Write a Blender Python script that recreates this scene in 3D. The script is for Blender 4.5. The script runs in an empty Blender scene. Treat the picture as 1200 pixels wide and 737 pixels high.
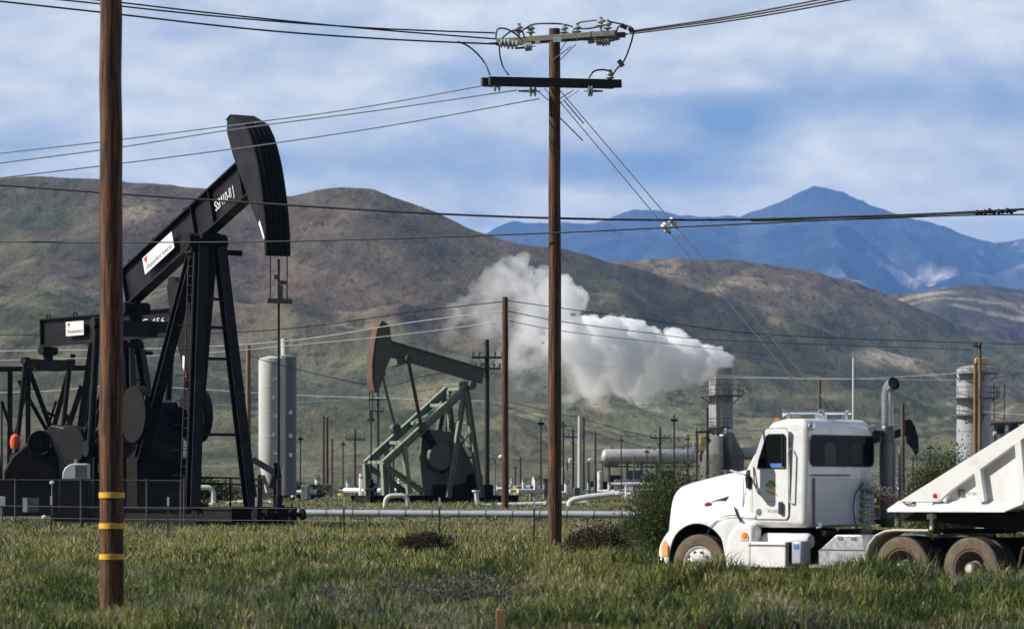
import bpy, bmesh, math, random
import numpy as np
from mathutils import Vector, Matrix, noise
random.seed(7); RNG = np.random.default_rng(7)
scene = bpy.context.scene
COL = scene.collection
R = math.radians
F = 4000.0; H = 1.9; CX, HY = 600.0, 575.0        # the camera: focal length and horizon of the 1200 x 737 photograph

# ------------------------------------------------------------------ camera, world, sun, exposure
cam = bpy.data.objects.new('camera', bpy.data.cameras.new('camera')); COL.objects.link(cam)
cam.location = (0, 0, H); cam.rotation_euler = (R(90), 0, 0)
cd = cam.data; cd.sensor_width = 36; cd.lens = 120; cd.shift_y = (HY-368.5)/1200; cd.clip_start = 0.5; cd.clip_end = 60000
cd.dof.use_dof = True; cd.dof.focus_distance = 88; cd.dof.aperture_fstop = 2.8
scene.camera = cam
SUN_EL, SUN_AZ = R(36), R(266)                     # azimuth clockwise from +Y
w = bpy.data.worlds.new('World'); scene.world = w; w.use_nodes = True
NT = w.node_tree; NT.nodes.clear()
def nd(t, typ, **kw):
    n = t.nodes.new(typ)
    for k, v in kw.items(): setattr(n, k, v)
    return n
def mth(t, op, a, b=None, c=None, clamp=False):
    n = t.nodes.new('ShaderNodeMath'); n.operation = op; n.use_clamp = clamp
    for i, v in enumerate((a, b, c)):
        if v is None: continue
        if hasattr(v, 'is_output') or isinstance(v, bpy.types.NodeSocket): t.links.new(v, n.inputs[i])
        else: n.inputs[i].default_value = v
    return n.outputs[0]
def mixc(t, f, a, b, blend='MIX'):
    n = t.nodes.new('ShaderNodeMix'); n.data_type = 'RGBA'; n.blend_type = blend
    for i, v in ((0, f), (6, a), (7, b)):
        if isinstance(v, bpy.types.NodeSocket): t.links.new(v, n.inputs[i])
        else: n.inputs[i].default_value = v if i == 0 else (*v[:3], 1)
    return n.outputs[2]
sky = nd(NT, 'ShaderNodeTexSky', sky_type='NISHITA'); sky.sun_disc = False
sky.sun_elevation = SUN_EL; sky.sun_rotation = SUN_AZ; sky.air_density = 1.0; sky.dust_density = 0.3; sky.ozone_density = 3.0
tc = nd(NT, 'ShaderNodeTexCoord'); sep = nd(NT, 'ShaderNodeSeparateXYZ'); NT.links.new(tc.outputs['Generated'], sep.inputs[0])
az = mth(NT, 'ARCTAN2', sep.outputs[0], sep.outputs[1]); el = mth(NT, 'ARCSINE', sep.outputs[2])
azd = mth(NT, 'MULTIPLY', az, 57.2958); eld = mth(NT, 'MULTIPLY', el, 57.2958)
cmb = nd(NT, 'ShaderNodeCombineXYZ'); NT.links.new(azd, cmb.inputs[0]); NT.links.new(mth(NT, 'MULTIPLY', eld, 2.1), cmb.inputs[1])
def wnoise(sc, det, rough, vec=cmb.outputs[0], dist=0.0):
    n = nd(NT, 'ShaderNodeTexNoise'); n.inputs['Scale'].default_value = sc; n.inputs['Detail'].default_value = det
    n.inputs['Roughness'].default_value = rough; n.inputs['Distortion'].default_value = dist; NT.links.new(vec, n.inputs['Vector']); return n.outputs['Fac']
n1 = wnoise(0.23, 9, 0.58, dist=0.25); n2 = wnoise(0.8, 6, 0.55, dist=.2); n3 = wnoise(0.12, 3, 0.5)
def gauss(az0, el0, sa, se):                        # gaps between cloud banks, given as directions (degrees)
    a = mth(NT, 'POWER', mth(NT, 'DIVIDE', mth(NT, 'ABSOLUTE', mth(NT, 'SUBTRACT', azd, az0)), sa), 2.0)
    e = mth(NT, 'POWER', mth(NT, 'DIVIDE', mth(NT, 'ABSOLUTE', mth(NT, 'SUBTRACT', eld, el0)), se), 2.0)
    return mth(NT, 'EXPONENT', mth(NT, 'MULTIPLY', mth(NT, 'ADD', a, e), -1.0))
gaps = None
def D2(px): return math.degrees(math.atan((px-600)/F))
def E2(py): return math.degrees(math.atan((HY-py)/F))
for (px, py, sx, sy, wt) in ((960, 112, 230, 40, .95), (740, 195, 165, 33, 1.0), (330, 192, 130, 30, .62), (60, 172, 90, 26, .55),
                             (570, 95, 110, 30, .6), (520, 175, 90, 40, .5), (1150, 130, 120, 30, .4), (200, 40, 200, 24, .35), (560, 262, 70, 12, .4), (850, 150, 60, 25, .5)):
    g = mth(NT, 'MULTIPLY', gauss(D2(px), E2(py), sx/F*57.3, sy/F*57.3), wt)
    gaps = g if gaps is None else mth(NT, 'ADD', gaps, g)
for (px, py, sx, sy, wt) in ((800, 98, 120, 14, .75), (1080, 190, 110, 32, .4), (700, 238, 200, 16, .35), (880, 20, 200, 22, .3)):
    gaps = mth(NT, 'SUBTRACT', gaps, mth(NT, 'MULTIPLY', gauss(D2(px), E2(py), sx/F*57.3, sy/F*57.3), wt))
cl = mth(NT, 'SUBTRACT', mth(NT, 'ADD', mth(NT, 'MULTIPLY', mth(NT, 'SUBTRACT', n1, 0.5), 2.1), mth(NT, 'MULTIPLY', mth(NT, 'SUBTRACT', n2, 0.5), .45)), mth(NT, 'MULTIPLY', gaps, 1.3))
high = mth(NT, 'MULTIPLY_ADD', eld, 1/20, -.6, clamp=True)
cover = mth(NT, 'SUBTRACT', mth(NT, 'MULTIPLY_ADD', cl, 0.85, 1.12), mth(NT, 'MULTIPLY', high, .75), clamp=True)
skyc = mixc(NT, 1.0, sky.outputs[0], (0.50, 0.72, 1.10), 'MULTIPLY')
tone = mth(NT, 'MULTIPLY_ADD', mth(NT, 'ADD', mth(NT, 'MULTIPLY', mth(NT, 'SUBTRACT', n2, 0.5), .5), mth(NT, 'SUBTRACT', wnoise(.28, 9, .6), 0.5)), 2.4, 0.58, clamp=True)
lowf = mth(NT, 'MULTIPLY_ADD', eld, -1/12, 1.0, clamp=True)
front = mth(NT, 'MULTIPLY_ADD', mth(NT, 'COSINE', az), .45, .55, clamp=True); front = mth(NT, 'MULTIPLY', front, mth(NT, 'MULTIPLY_ADD', high, -.6, 1.0))
cbase = mixc(NT, lowf, (8.6, 8.9, 8.8), (12.2, 11.7, 9.8))
cdark = mixc(NT, lowf, (4.0, 4.9, 6.0), (6.4, 6.9, 7.1))
fcol = nd(NT, 'ShaderNodeCombineColor'); [NT.links.new(front, fcol.inputs[k]) for k in range(3)]
cloudc = mixc(NT, 1.0, mixc(NT, tone, cdark, cbase), fcol.outputs[0], 'MULTIPLY')
skyc = mixc(NT, mth(NT, 'MULTIPLY_ADD', lowf, .5, .5), skyc, (2.7, 3.9, 5.2))
skymix = mixc(NT, cover, skyc, cloudc)
bg = nd(NT, 'ShaderNodeBackground'); bg.inputs[1].default_value = 0.082; NT.links.new(skymix, bg.inputs[0])
wo = nd(NT, 'ShaderNodeOutputWorld'); NT.links.new(bg.outputs[0], wo.inputs[0])
sl = bpy.data.lights.new('sun', 'SUN'); sl.energy = 5.0; sl.angle = R(0.5); sl.color = (1.0, 0.95, 0.87)
sun = bpy.data.objects.new('sun', sl); COL.objects.link(sun)
sdir = Vector((math.sin(SUN_AZ)*math.cos(SUN_EL), math.cos(SUN_AZ)*math.cos(SUN_EL), math.sin(SUN_EL)))
sun.rotation_euler = sdir.to_track_quat('Z', 'Y').to_euler()
vs = scene.view_settings; vs.view_transform = 'Standard'; vs.look = 'None'; vs.gamma = 1; vs.use_curve_mapping = False; vs.exposure = 0.42
cy = scene.cycles; cy.use_denoising = True; cy.max_bounces = 12; cy.diffuse_bounces = 3; cy.glossy_bounces = 3; cy.transmission_bounces = 4
cy.volume_bounces = 9; cy.transparent_max_bounces = 12; cy.volume_step_rate = 1.0; cy.volume_max_steps = 256; cy.sample_clamp_indirect = 6; cy.caustics_reflective = False; cy.caustics_refractive = False

# ------------------------------------------------------------------ helpers
def P(px, py, D): return Vector(((px-CX)/F*D, D, H+(HY-py)/F*D))
def tag(o, label=None, cat=None, group=None, kind=None):
    if label: o['label'] = label
    if cat: o['category'] = cat
    if group: o['group'] = group
    if kind: o['kind'] = kind
    return o
def empty(name, loc, rz=0, **kw):
    o = bpy.data.objects.new(name, None); COL.objects.link(o); o.location = loc; o.rotation_euler = (0, 0, rz); o.empty_display_size = .3
    return tag(o, **kw)
def copy_tree(o, parent=None):
    c = o.copy(); COL.objects.link(c); c.parent = parent
    for ch in list(o.children): copy_tree(ch, c)
    return c
class MB:
    def __init__(s): s.v = []; s.f = []; s.fm = []; s.m = 0
    def add(s, vs, fs):
        n = len(s.v); s.v += [tuple(v) for v in vs]
        for f in fs: s.f.append(tuple(i+n for i in f)); s.fm.append(s.m)
        return s
    def box(s, c, d, rot=None):
        c = Vector(c); hx, hy, hz = d[0]/2, d[1]/2, d[2]/2
        vs = [Vector((x, y, z)) for x in (-hx, hx) for y in (-hy, hy) for z in (-hz, hz)]
        if rot is not None: vs = [rot @ v for v in vs]
        return s.add([v+c for v in vs], [(0,1,3,2),(4,6,7,5),(0,4,5,1),(2,3,7,6),(0,2,6,4),(1,5,7,3)])
    def frame(s, p0, p1, up=None):
        z = (Vector(p1)-Vector(p0)); L = z.length or 1e-6; z = z/L
        up = Vector(up) if up is not None else (Vector((0,0,1)) if abs(z.z) < .95 else Vector((1,0,0)))
        x = up.cross(z); x = x.normalized() if x.length > 1e-6 else Vector((1,0,0)); y = z.cross(x); return x, y, z, L
    def bar(s, p0, p1, wd, ht, up=None, w1=None, h1=None):   # rectangular bar; wd across, ht along up
        x, y, z, L = s.frame(p0, p1, up); p0, p1 = Vector(p0), Vector(p1); w1 = wd if w1 is None else w1; h1 = ht if h1 is None else h1
        vs = [p0+x*a*wd/2+y*b*ht/2 for a, b in ((-1,-1),(1,-1),(1,1),(-1,1))]+[p1+x*a*w1/2+y*b*h1/2 for a, b in ((-1,-1),(1,-1),(1,1),(-1,1))]
        return s.add(vs, [(3,2,1,0),(4,5,6,7),(0,1,5,4),(1,2,6,5),(2,3,7,6),(3,0,4,7)])
    def ibar(s, p0, p1, wd, ht, t=.05, up=None):            # I-section beam
        x, y, z, L = s.frame(p0, p1, up); p0, p1 = Vector(p0), Vector(p1)
        s.bar(p0+y*(ht/2-t/2), p1+y*(ht/2-t/2), wd, t, up); s.bar(p0-y*(ht/2-t/2), p1-y*(ht/2-t/2), wd, t, up)
        return s.bar(p0, p1, t, ht-2*t-.004, up)
    def tube(s, p0, p1, r0, r1=None, n=12, cap=True):
        r1 = r0 if r1 is None else r1; x, y, z, L = s.frame(p0, p1); p0, p1 = Vector(p0), Vector(p1); vs = []
        for p, r in ((p0, r0), (p1, r1)):
            vs += [p+(x*math.cos(a)+y*math.sin(a))*r for a in [2*math.pi*i/n for i in range(n)]]
        fs = [(i, (i+1) % n, n+(i+1) % n, n+i) for i in range(n)]
        if cap: fs += [tuple(range(n))[::-1], tuple(range(n, 2*n))]
        return s.add(vs, fs)
    def path(s, pts, r, n=6, cap=True):
        pts = [Vector(p) for p in pts]; rr = r if isinstance(r, (list, tuple)) else [r]*len(pts); vs = []; px_ = None
        for i, p in enumerate(pts):
            d = (pts[min(i+1, len(pts)-1)]-pts[max(i-1, 0)]).normalized()
            if px_ is None: px_ = (Vector((0,0,1)) if abs(d.z) < .95 else Vector((1,0,0))).cross(d).normalized()
            px_ = (px_-d*px_.dot(d)).normalized(); py_ = d.cross(px_)
            vs += [p+(px_*math.cos(a)+py_*math.sin(a))*rr[i] for a in [2*math.pi*k/n for k in range(n)]]
        fs = [(i*n+k, i*n+(k+1) % n, (i+1)*n+(k+1) % n, (i+1)*n+k) for i in range(len(pts)-1) for k in range(n)]
        if cap: fs += [tuple(range(n))[::-1], tuple(range((len(pts)-1)*n, len(pts)*n))]
        return s.add(vs, fs)
    def prism(s, pts, vec):                                 # pts: planar outline; vec: thickness
        pts = [Vector(p) for p in pts]; vec = Vector(vec); n = len(pts)
        return s.add(pts+[p+vec for p in pts], [tuple(range(n))[::-1], tuple(range(n, 2*n))]+[(i, (i+1) % n, n+(i+1) % n, n+i) for i in range(n)])
    def lathe(s, o, ax, prof, n=24, closed=False):          # prof: (r, h) pairs along axis ax from o
        o = Vector(o); z = Vector(ax).normalized(); x = (Vector((0,0,1)) if abs(z.z) < .9 else Vector((1,0,0))).cross(z).normalized(); y = z.cross(x); vs = []
        for r, h in prof: vs += [o+z*h+(x*math.cos(a)+y*math.sin(a))*r for a in [2*math.pi*i/n for i in range(n)]]
        m = len(prof); fs = [(j*n+i, j*n+(i+1) % n, ((j+1) % m)*n+(i+1) % n, ((j+1) % m)*n+i) for j in range(m if closed else m-1) for i in range(n)]
        return s.add(vs, fs)
    def build(s, name, mat, parent=None, smooth=False, bevel=0, angle=35, **kw):
        me = bpy.data.meshes.new(name); me.from_pydata(s.v, [], s.f); me.validate()
        bm = bmesh.new(); bm.from_mesh(me); bmesh.ops.recalc_face_normals(bm, faces=bm.faces)
        bm.to_mesh(me); bm.free()
        for m in (mat if isinstance(mat, (list, tuple)) else [mat]): me.materials.append(m)
        if isinstance(mat, (list, tuple)) and len(me.polygons) == len(s.fm): me.polygons.foreach_set('material_index', s.fm)
        o = bpy.data.objects.new(name, me); COL.objects.link(o)
        if bevel:
            b = o.modifiers.new('bevel', 'BEVEL'); b.width = bevel; b.segments = 2; b.limit_method = 'ANGLE'; b.angle_limit = R(40); smooth = True
        if smooth:
            me.polygons.foreach_set('use_smooth', [True]*len(me.polygons))
            try: me.set_sharp_from_angle(angle=R(angle))
            except Exception: pass
        if parent: o.parent = parent
        return tag(o, **kw)
def text_obj(s, size, mat, parent, origin, xdir, ydir, name='lettering', extr=.004, sx=1.0, align='LEFT'):
    cu = bpy.data.curves.new('t', 'FONT'); cu.body = s; cu.size = size; cu.extrude = extr; cu.align_x = align
    t = bpy.data.objects.new('t', cu); COL.objects.link(t); bpy.context.view_layer.update()
    me = bpy.data.meshes.new_from_object(t); bpy.data.objects.remove(t)
    x = Vector(xdir).normalized(); y = Vector(ydir).normalized(); z = x.cross(y).normalized()
    M = Matrix(((x.x*sx, y.x, z.x, origin[0]), (x.y*sx, y.y, z.y, origin[1]), (x.z*sx, y.z, z.z, origin[2]), (0,0,0,1)))
    me.transform(M); me.materials.clear(); me.materials.append(mat); me.name = name
    o = bpy.data.objects.new(name, me); COL.objects.link(o); o.parent = parent; return o
class Frame:                                               # a machine's own axes: x along its heading, y to its left, z up from its base
    def __init__(s, o, deg):
        s.a = R(deg); s.h = Vector((math.cos(s.a), math.sin(s.a), 0)); s.l = Vector((-math.sin(s.a), math.cos(s.a), 0)); s.o = Vector(o)
    def y(s, px, py, y):
        d = Vector(((px-CX)/F, 1, (HY-py)/F)); o = Vector((0,0,H))-s.o
        t = (y-o.dot(s.l))/d.dot(s.l); p = o+d*t; return Vector((p.dot(s.h), y, p.z))
    def x(s, px, py, x):
        d = Vector(((px-CX)/F, 1, (HY-py)/F)); o = Vector((0,0,H))-s.o
        t = (x-o.dot(s.h))/d.dot(s.h); p = o+d*t; return Vector((x, p.dot(s.l), p.z))
def smooth(a, b, x):
    t = min(1, max(0, (x-a)/(b-a))); return t*t*(3-2*t)
def lerp_pts(pts, x): return float(np.interp(x, [p[0] for p in pts], [p[1] for p in pts]))
GZ = [(-300, -.1), (20, -.05), (45, .0), (54, .1), (66, .16), (80, .26), (100, .38), (118, .58), (145, 1.0), (170, 1.35), (230, 1.5), (400, 1.65), (520, 1.7), (14000, 1.7)]
def berm(x, y):     # low roadside bank between the camera and the dirt road
    u = (x-7.168)*-0.6428+(y-56.935)*-0.7660; return .41*np.exp(-((u-5.4)/1.7)**2)*(1/(1+np.exp(-(x+2.0)*.8)))
def gz(x, y):
    b = lerp_pts(GZ, y)+float(berm(x, y))
    if 35 < y < 160: b += .05*noise.noise(Vector((x*.25, y*.25, 3.1)))*min(1, (y-35)/10)
    return b

# ------------------------------------------------------------------ materials
MATS = {}
def mat(name, col, rough=.6, metal=0, var=.15, vscale=3, bump=0, bscale=20, dirt=None, dirt_amt=.5, dirt_scale=1.5, coat=0, spec=.5, stretch=(1,1,1), ramp=2.4):
    if name in MATS: return MATS[name]
    m = bpy.data.materials.new(name); m.use_nodes = True; t = m.node_tree; b = t.nodes['Principled BSDF']
    tcn = t.nodes.new('ShaderNodeTexCoord'); mp = t.nodes.new('ShaderNodeMapping'); mp.inputs['Scale'].default_value = stretch; t.links.new(tcn.outputs['Object'], mp.inputs[0])
    def nz(sc, det=5, r=.6):
        n = t.nodes.new('ShaderNodeTexNoise'); n.inputs['Scale'].default_value = sc; n.inputs['Detail'].default_value = det; n.inputs['Roughness'].default_value = r
        t.links.new(mp.outputs[0], n.inputs['Vector']); return n.outputs['Fac']
    f = mth(t, 'MULTIPLY_ADD', nz(vscale), ramp, .5-ramp/2, clamp=True)
    c = mixc(t, f, [v*(1-var) for v in col], [min(1, v*(1+var)) for v in col])
    if dirt:
        d = mth(t, 'MULTIPLY', mth(t, 'MULTIPLY_ADD', nz(dirt_scale, 8, .7), 4.0, -1.9, clamp=True), dirt_amt)
        c = mixc(t, d, c, dirt)
    t.links.new(c, b.inputs['Base Color']); b.inputs['Metallic'].default_value = metal
    t.links.new(mth(t, 'MULTIPLY_ADD', f, .15, rough-.07), b.inputs['Roughness']); b.inputs['Specular IOR Level'].default_value = spec
    if coat: b.inputs['Coat Weight'].default_value = coat; b.inputs['Coat Roughness'].default_value = .05
    if bump:
        bn = t.nodes.new('ShaderNodeBump'); bn.inputs['Strength'].default_value = bump; bn.inputs['Distance'].default_value = .02
        t.links.new(nz(bscale), bn.inputs['Height']); t.links.new(bn.outputs[0], b.inputs['Normal'])
    MATS[name] = m; return m
def attr_mat(name, fine=4.0, fineamt=.25, rough=.95, transl=0, bump=0, bscale=.05, bdist=4, ysc=1.0, speck=0):
    m = bpy.data.materials.new(name); m.use_nodes = True; t = m.node_tree; b = t.nodes['Principled BSDF']
    a = t.nodes.new('ShaderNodeAttribute'); a.attribute_name = 'Col'; c = a.outputs['Color']
    tcn = t.nodes.new('ShaderNodeMapping'); tcn.inputs['Scale'].default_value = (1, ysc, 1); t.links.new(t.nodes.new('ShaderNodeTexCoord').outputs['Object'], tcn.inputs[0])
    if fineamt:
        n = t.nodes.new('ShaderNodeTexNoise'); n.inputs['Scale'].default_value = fine; n.inputs['Detail'].default_value = 8; n.inputs['Roughness'].default_value = .72; t.links.new(tcn.outputs[0], n.inputs['Vector'])
        f = mth(t, 'MULTIPLY_ADD', n.outputs['Fac'], 3.0, -1.0, clamp=True)
        lo = mixc(t, 1.0, c, (1-fineamt, 1-fineamt, 1-fineamt), 'MULTIPLY'); hi = mixc(t, 1.0, c, (1+fineamt, 1+fineamt*.9, 1+fineamt*.8), 'MULTIPLY')
        c = mixc(t, f, lo, hi)
    if speck:
        n = t.nodes.new('ShaderNodeTexNoise'); n.inputs['Scale'].default_value = speck; n.inputs['Detail'].default_value = 3; n.inputs['Roughness'].default_value = .6; t.links.new(tcn.outputs[0], n.inputs['Vector'])
        n4 = t.nodes.new('ShaderNodeTexNoise'); n4.inputs['Scale'].default_value = speck*.08; n4.inputs['Detail'].default_value = 3; t.links.new(tcn.outputs[0], n4.inputs['Vector'])
        thr = mth(t, 'MULTIPLY_ADD', n4.outputs['Fac'], -.35, .74); f = mth(t, 'MULTIPLY', mth(t, 'SUBTRACT', n.outputs['Fac'], thr), 14.0, clamp=True)
        c = mixc(t, mth(t, 'MULTIPLY', f, .75), c, (.028, .032, .018))
        f2 = mth(t, 'MULTIPLY', mth(t, 'SUBTRACT', .36, n.outputs['Fac']), 10.0, clamp=True); c = mixc(t, mth(t, 'MULTIPLY', f2, .22), c, (.30, .26, .17))
    t.links.new(c, b.inputs['Base Color']); b.inputs['Roughness'].default_value = rough; b.inputs['Specular IOR Level'].default_value = .15
    if bump:
        n = t.nodes.new('ShaderNodeTexNoise'); n.inputs['Scale'].default_value = bscale; n.inputs['Detail'].default_value = 10; n.inputs['Roughness'].default_value = .65; t.links.new(tcn.outputs[0], n.inputs['Vector'])
        bn = t.nodes.new('ShaderNodeBump'); bn.inputs['Strength'].default_value = bump; bn.inputs['Distance'].default_value = bdist
        t.links.new(n.outputs['Fac'], bn.inputs['Height']); t.links.new(bn.outputs[0], b.inputs['Normal'])
    if transl:
        tr = t.nodes.new('ShaderNodeBsdfTranslucent'); t.links.new(c, tr.inputs[0]); mx = t.nodes.new('ShaderNodeMixShader'); mx.inputs[0].default_value = transl
        t.links.new(b.outputs[0], mx.inputs[1]); t.links.new(tr.outputs[0], mx.inputs[2]); t.links.new(mx.outputs[0], t.nodes['Material Output'].inputs[0])
    return m
wood = mat('creosote_wood', (.115, .050, .022), .85, ramp=5.5, var=.75, vscale=22, bump=1.0, bscale=30, dirt=(.010, .007, .005), dirt_amt=1.0, dirt_scale=9, stretch=(1, 1, .06))
wood2 = mat('weathered_pole_wood', (.12, .08, .052), .85, var=.4, vscale=6, dirt=(.05, .035, .025), dirt_scale=4, stretch=(1, 1, .08), bump=.4)
wood_tan = mat('tan_pole_wood', (.22, .14, .07), .85, var=.3, vscale=6, stretch=(1, 1, .08))
darkwood = mat('dark_arm_wood', (.028, .022, .02), .8, var=.3)
greywood = mat('grey_arm_wood', (.13, .12, .1), .85, var=.35, vscale=8)
yellow = mat('yellow_band', (.78, .46, .03), .5, var=.1)
white_paint = mat('truck_white_paint', (.8, .8, .79), .28, var=.02, coat=.4, dirt=(.46, .42, .34), dirt_amt=.38, dirt_scale=2.6)
trailer_white = mat('trailer_white_paint', (.78, .78, .76), .45, var=.03, dirt=(.42, .34, .25), dirt_amt=.42, dirt_scale=1.8)
chrome = mat('chrome', (.75, .76, .78), .18, 1, var=.05)
alu = mat('diamond_plate_aluminium', (.62, .63, .64), .35, .8, var=.12, vscale=14, bump=.3, bscale=60)
rubber = mat('tyre_rubber', (.028, .026, .024), .85, var=.2)
dusty = mat('dusty_tyre_sidewall', (.15, .115, .075), .95, var=.35, vscale=6, dirt=(.045, .038, .03), dirt_amt=.6, dirt_scale=5)
rimdust = mat('dusty_steel_rim', (.13, .095, .07), .8, var=.3)
blackp = mat('black_steel_paint', (.006, .006, .007), .45, var=.25, vscale=2, dirt=(.045, .034, .027), dirt_amt=.6, dirt_scale=1.1, spec=.25)
blackd = mat('dull_black_steel', (.0125, .0115, .0105), .65, var=.3, dirt=(.028, .022, .017), dirt_amt=.6, spec=.12)
blackp2 = mat('black_plastic', (.015, .015, .016), .5)
greenp = mat('pale_green_steel_paint', (.23, .275, .20), .6, var=.15, dirt=(.1, .11, .09), dirt_amt=.5, dirt_scale=1.3)
greend = mat('grey_green_steel_paint', (.10, .112, .085), .6, var=.2, dirt=(.11, .085, .06), dirt_amt=.4, dirt_scale=1.1)
rust = mat('rusty_steel', (.115, .07, .047), .85, var=.4, vscale=4, dirt=(.07, .035, .02), dirt_amt=.7, dirt_scale=2)
galv = mat('galvanised_steel', (.42, .43, .45), .45, .35, var=.12, vscale=2)
pipegrey = mat('grey_pipeline_coating', (.38, .41, .46), .5, .2, var=.08, vscale=1)
whitepipe = mat('white_insulated_pipe', (.68, .68, .65), .55, var=.12)
concrete = mat('pale_tank_cladding', (.55, .54, .5), .75, var=.1, vscale=1.2, dirt=(.25, .23, .2), dirt_amt=.4, dirt_scale=.8, stretch=(1, 1, .25))
towerm = mat('tower_cladding', (.40, .39, .37), .6, var=.18, vscale=1.0, dirt=(.16, .12, .09), dirt_amt=.6, dirt_scale=.7, stretch=(1, 1, .3))
greyp = mat('grey_steel_paint', (.16, .165, .17), .6, var=.2)
platem = mat('platform_steel', (.11, .105, .09), .6, var=.2)
wirem = mat('dark_cable', (.02, .021, .024), .5)
wirel = mat('bare_aluminium_cable', (.88, .88, .88), .5, 0)
porcelain = mat('porcelain_insulator', (.36, .40, .37), .2, var=.2)
brownins = mat('dark_insulator', (.06, .05, .045), .3)
orange = mat('orange_lens', (.85, .2, .03), .3)
red = mat('red_paint', (.6, .06, .03), .4)
whitesign = mat('white_sign', (.85, .85, .84), .4, var=.02)
lettermat = mat('sign_lettering', (.16, .16, .17), .6)
greytext = mat('grey_decal_lettering', (.42, .42, .43), .6)
whitetext = mat('white_stencil_lettering', (.8, .8, .8), .6)
greenleaf = mat('green_decal', (.12, .42, .10), .5); yeldecal = mat('yellow_decal', (.75, .45, .1), .5); bluefab = mat('blue_fabric', (.08, .2, .5), .9)
gap = mat('dark_seam', (.06, .06, .065), .6)
glass = mat('dark_tinted_glass', (.004, .006, .005), .06, var=.05, spec=.12)
seatm = mat('grey_vinyl', (.05, .05, .055), .7)
hosegreen = mat('green_air_hose', (.25, .5, .3), .4); hosered = mat('red_air_hose', (.4, .12, .08), .4); hoseblack = mat('black_electric_cable', (.02, .02, .02), .4)
yellowrust = mat('faded_yellow_paint', (.5, .38, .12), .7, var=.3, dirt=(.2, .1, .05), dirt_amt=.5)

# ------------------------------------------------------------------ ground, road, hills, mountains
def grid_object(name, X, Y, Z, C, m, **kw):
    nr, nc = X.shape; me = bpy.data.meshes.new(name); co = np.stack([X, Y, Z], -1).reshape(-1, 3).astype(np.float32)
    i = np.arange((nr-1)*(nc-1)); r = i//(nc-1); c = i % (nc-1); q = np.stack([r*nc+c, r*nc+c+1, (r+1)*nc+c+1, (r+1)*nc+c], -1).astype(np.int32)
    me.vertices.add(len(co)); me.vertices.foreach_set('co', co.ravel()); me.loops.add(q.size); me.loops.foreach_set('vertex_index', q.ravel())
    me.polygons.add(len(q)); me.polygons.foreach_set('loop_start', np.arange(0, q.size, 4, dtype=np.int32)); me.polygons.foreach_set('loop_total', np.full(len(q), 4, np.int32))
    me.update(); me.validate(); a = me.color_attributes.new('Col', 'FLOAT_COLOR', 'POINT'); cc = np.ones((len(co), 4), np.float32); cc[:, :3] = C.reshape(-1, 3); a.data.foreach_set('color', cc.ravel())
    me.polygons.foreach_set('use_smooth', np.ones(len(q), bool)); me.materials.append(m)
    o = bpy.data.objects.new(name, me); COL.objects.link(o); return tag(o, kind='structure', **kw)
def fn(x, y, z=0, o=4): return noise.fractal(Vector((x, y, z)), 1.0, 2.0, o)
def mixv(a, b, t): t = min(1, max(0, t)); return tuple(a[i]*(1-t)+b[i]*t for i in range(3))
BR = (.118, .090, .062); GN = (.078, .092, .042); TAN = (.31, .25, .155); OL = (.155, .165, .092); DK = (.05, .045, .042)
ys = [-300, -100, 0, 20] + list(np.linspace(30, 140, 75)) + list(np.linspace(145, 520, 60)) + [560, 640, 760, 950, 1300, 2000, 3200, 5000, 8000, 12000, 17500]
xs_ = np.linspace(-1, 1, 121)
X = np.zeros((len(ys), 121)); Y = X.copy(); Z = X.copy(); C = np.zeros((len(ys), 121, 3))
for i, y in enumerate(ys):
    half = max(120, abs(y)*.45+40) if y < 600 else min(7500, y*.6+40)
    for j, u in enumerate(xs_):
        x = math.copysign(abs(u)**1.6, u)*half
        X[i, j] = x; Y[i, j] = y; Z[i, j] = gz(x, y); n = fn(x*.12, y*.12); n2 = fn(x*.03+7, y*.03)
        c = mixv((.085, .085, .04), (.15, .125, .075), .5+n*.9); c = mixv(c, (.075, .09, .04), .4+n2)
        if y > 120: c = mixv(c, (.115, .105, .065), .35+n2*.8)
        C[i, j] = c
groundm = attr_mat('field_soil_and_weeds', 1.2, .45, bump=.6, bscale=1.5, bdist=.12)
grid_object('ground', X, Y, Z, C, groundm)
def ridge(name, prof, Dr, D0, p, amp, seed, colf, m, pxr=(-260, 1460), step=5, rows=110, tail=.8, gull=170., back=1.5):
    pxs = np.arange(pxr[0], pxr[1]+1, step); ts = np.concatenate([np.linspace(0, 1, rows), np.linspace(1.03, back, 14)])
    X = np.zeros((len(ts), len(pxs))); Y = X.copy(); Z = X.copy(); C = np.zeros((len(ts), len(pxs), 3))
    for j, px in enumerate(pxs):
        zr = (HY-lerp_pts(prof, px))/F*Dr+H
        for i, t in enumerate(ts):
            D = D0+t*(Dr-D0); x = (px-CX)/F*D
            if t <= 1: s = t**p
            else: s = max(0, 1-((t-1)/(back-1))**1.5*1.05)
            # spurs and gullies running down the slope
            wx = x+60*fn(x/500, D/700, seed+5, 3)*gull/170
            rg = 1-abs(noise.noise(Vector((wx/gull, D/(gull*3.2), seed))))*2.2
            rg2 = 1-abs(noise.noise(Vector((wx/(gull*.33)+3, D/(gull*1.2), seed+9))))*2
            env = (.10+.9*smooth(.3, .8, t))*min(1, 4*t)*max(0, min(1, (1.02-t)*3.0)) if t < 1 else 0
            z = zr*s+amp*env*(rg*.8+rg2*.3-.45)+amp*.12*fn(x/(gull*.3), D/(gull*.3), seed, 4)*smooth(.15, .7, t)
            X[i, j] = x; Y[i, j] = D; Z[i, j] = max(z, -30) if t > 1 else z-1.2*max(0, 1-t*12)
            py = HY-(z-H)/D*F; C[i, j] = colf(px, py, x, D, t, rg, rg2)
    return grid_object(name, X, Y, Z, C, m)
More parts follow.
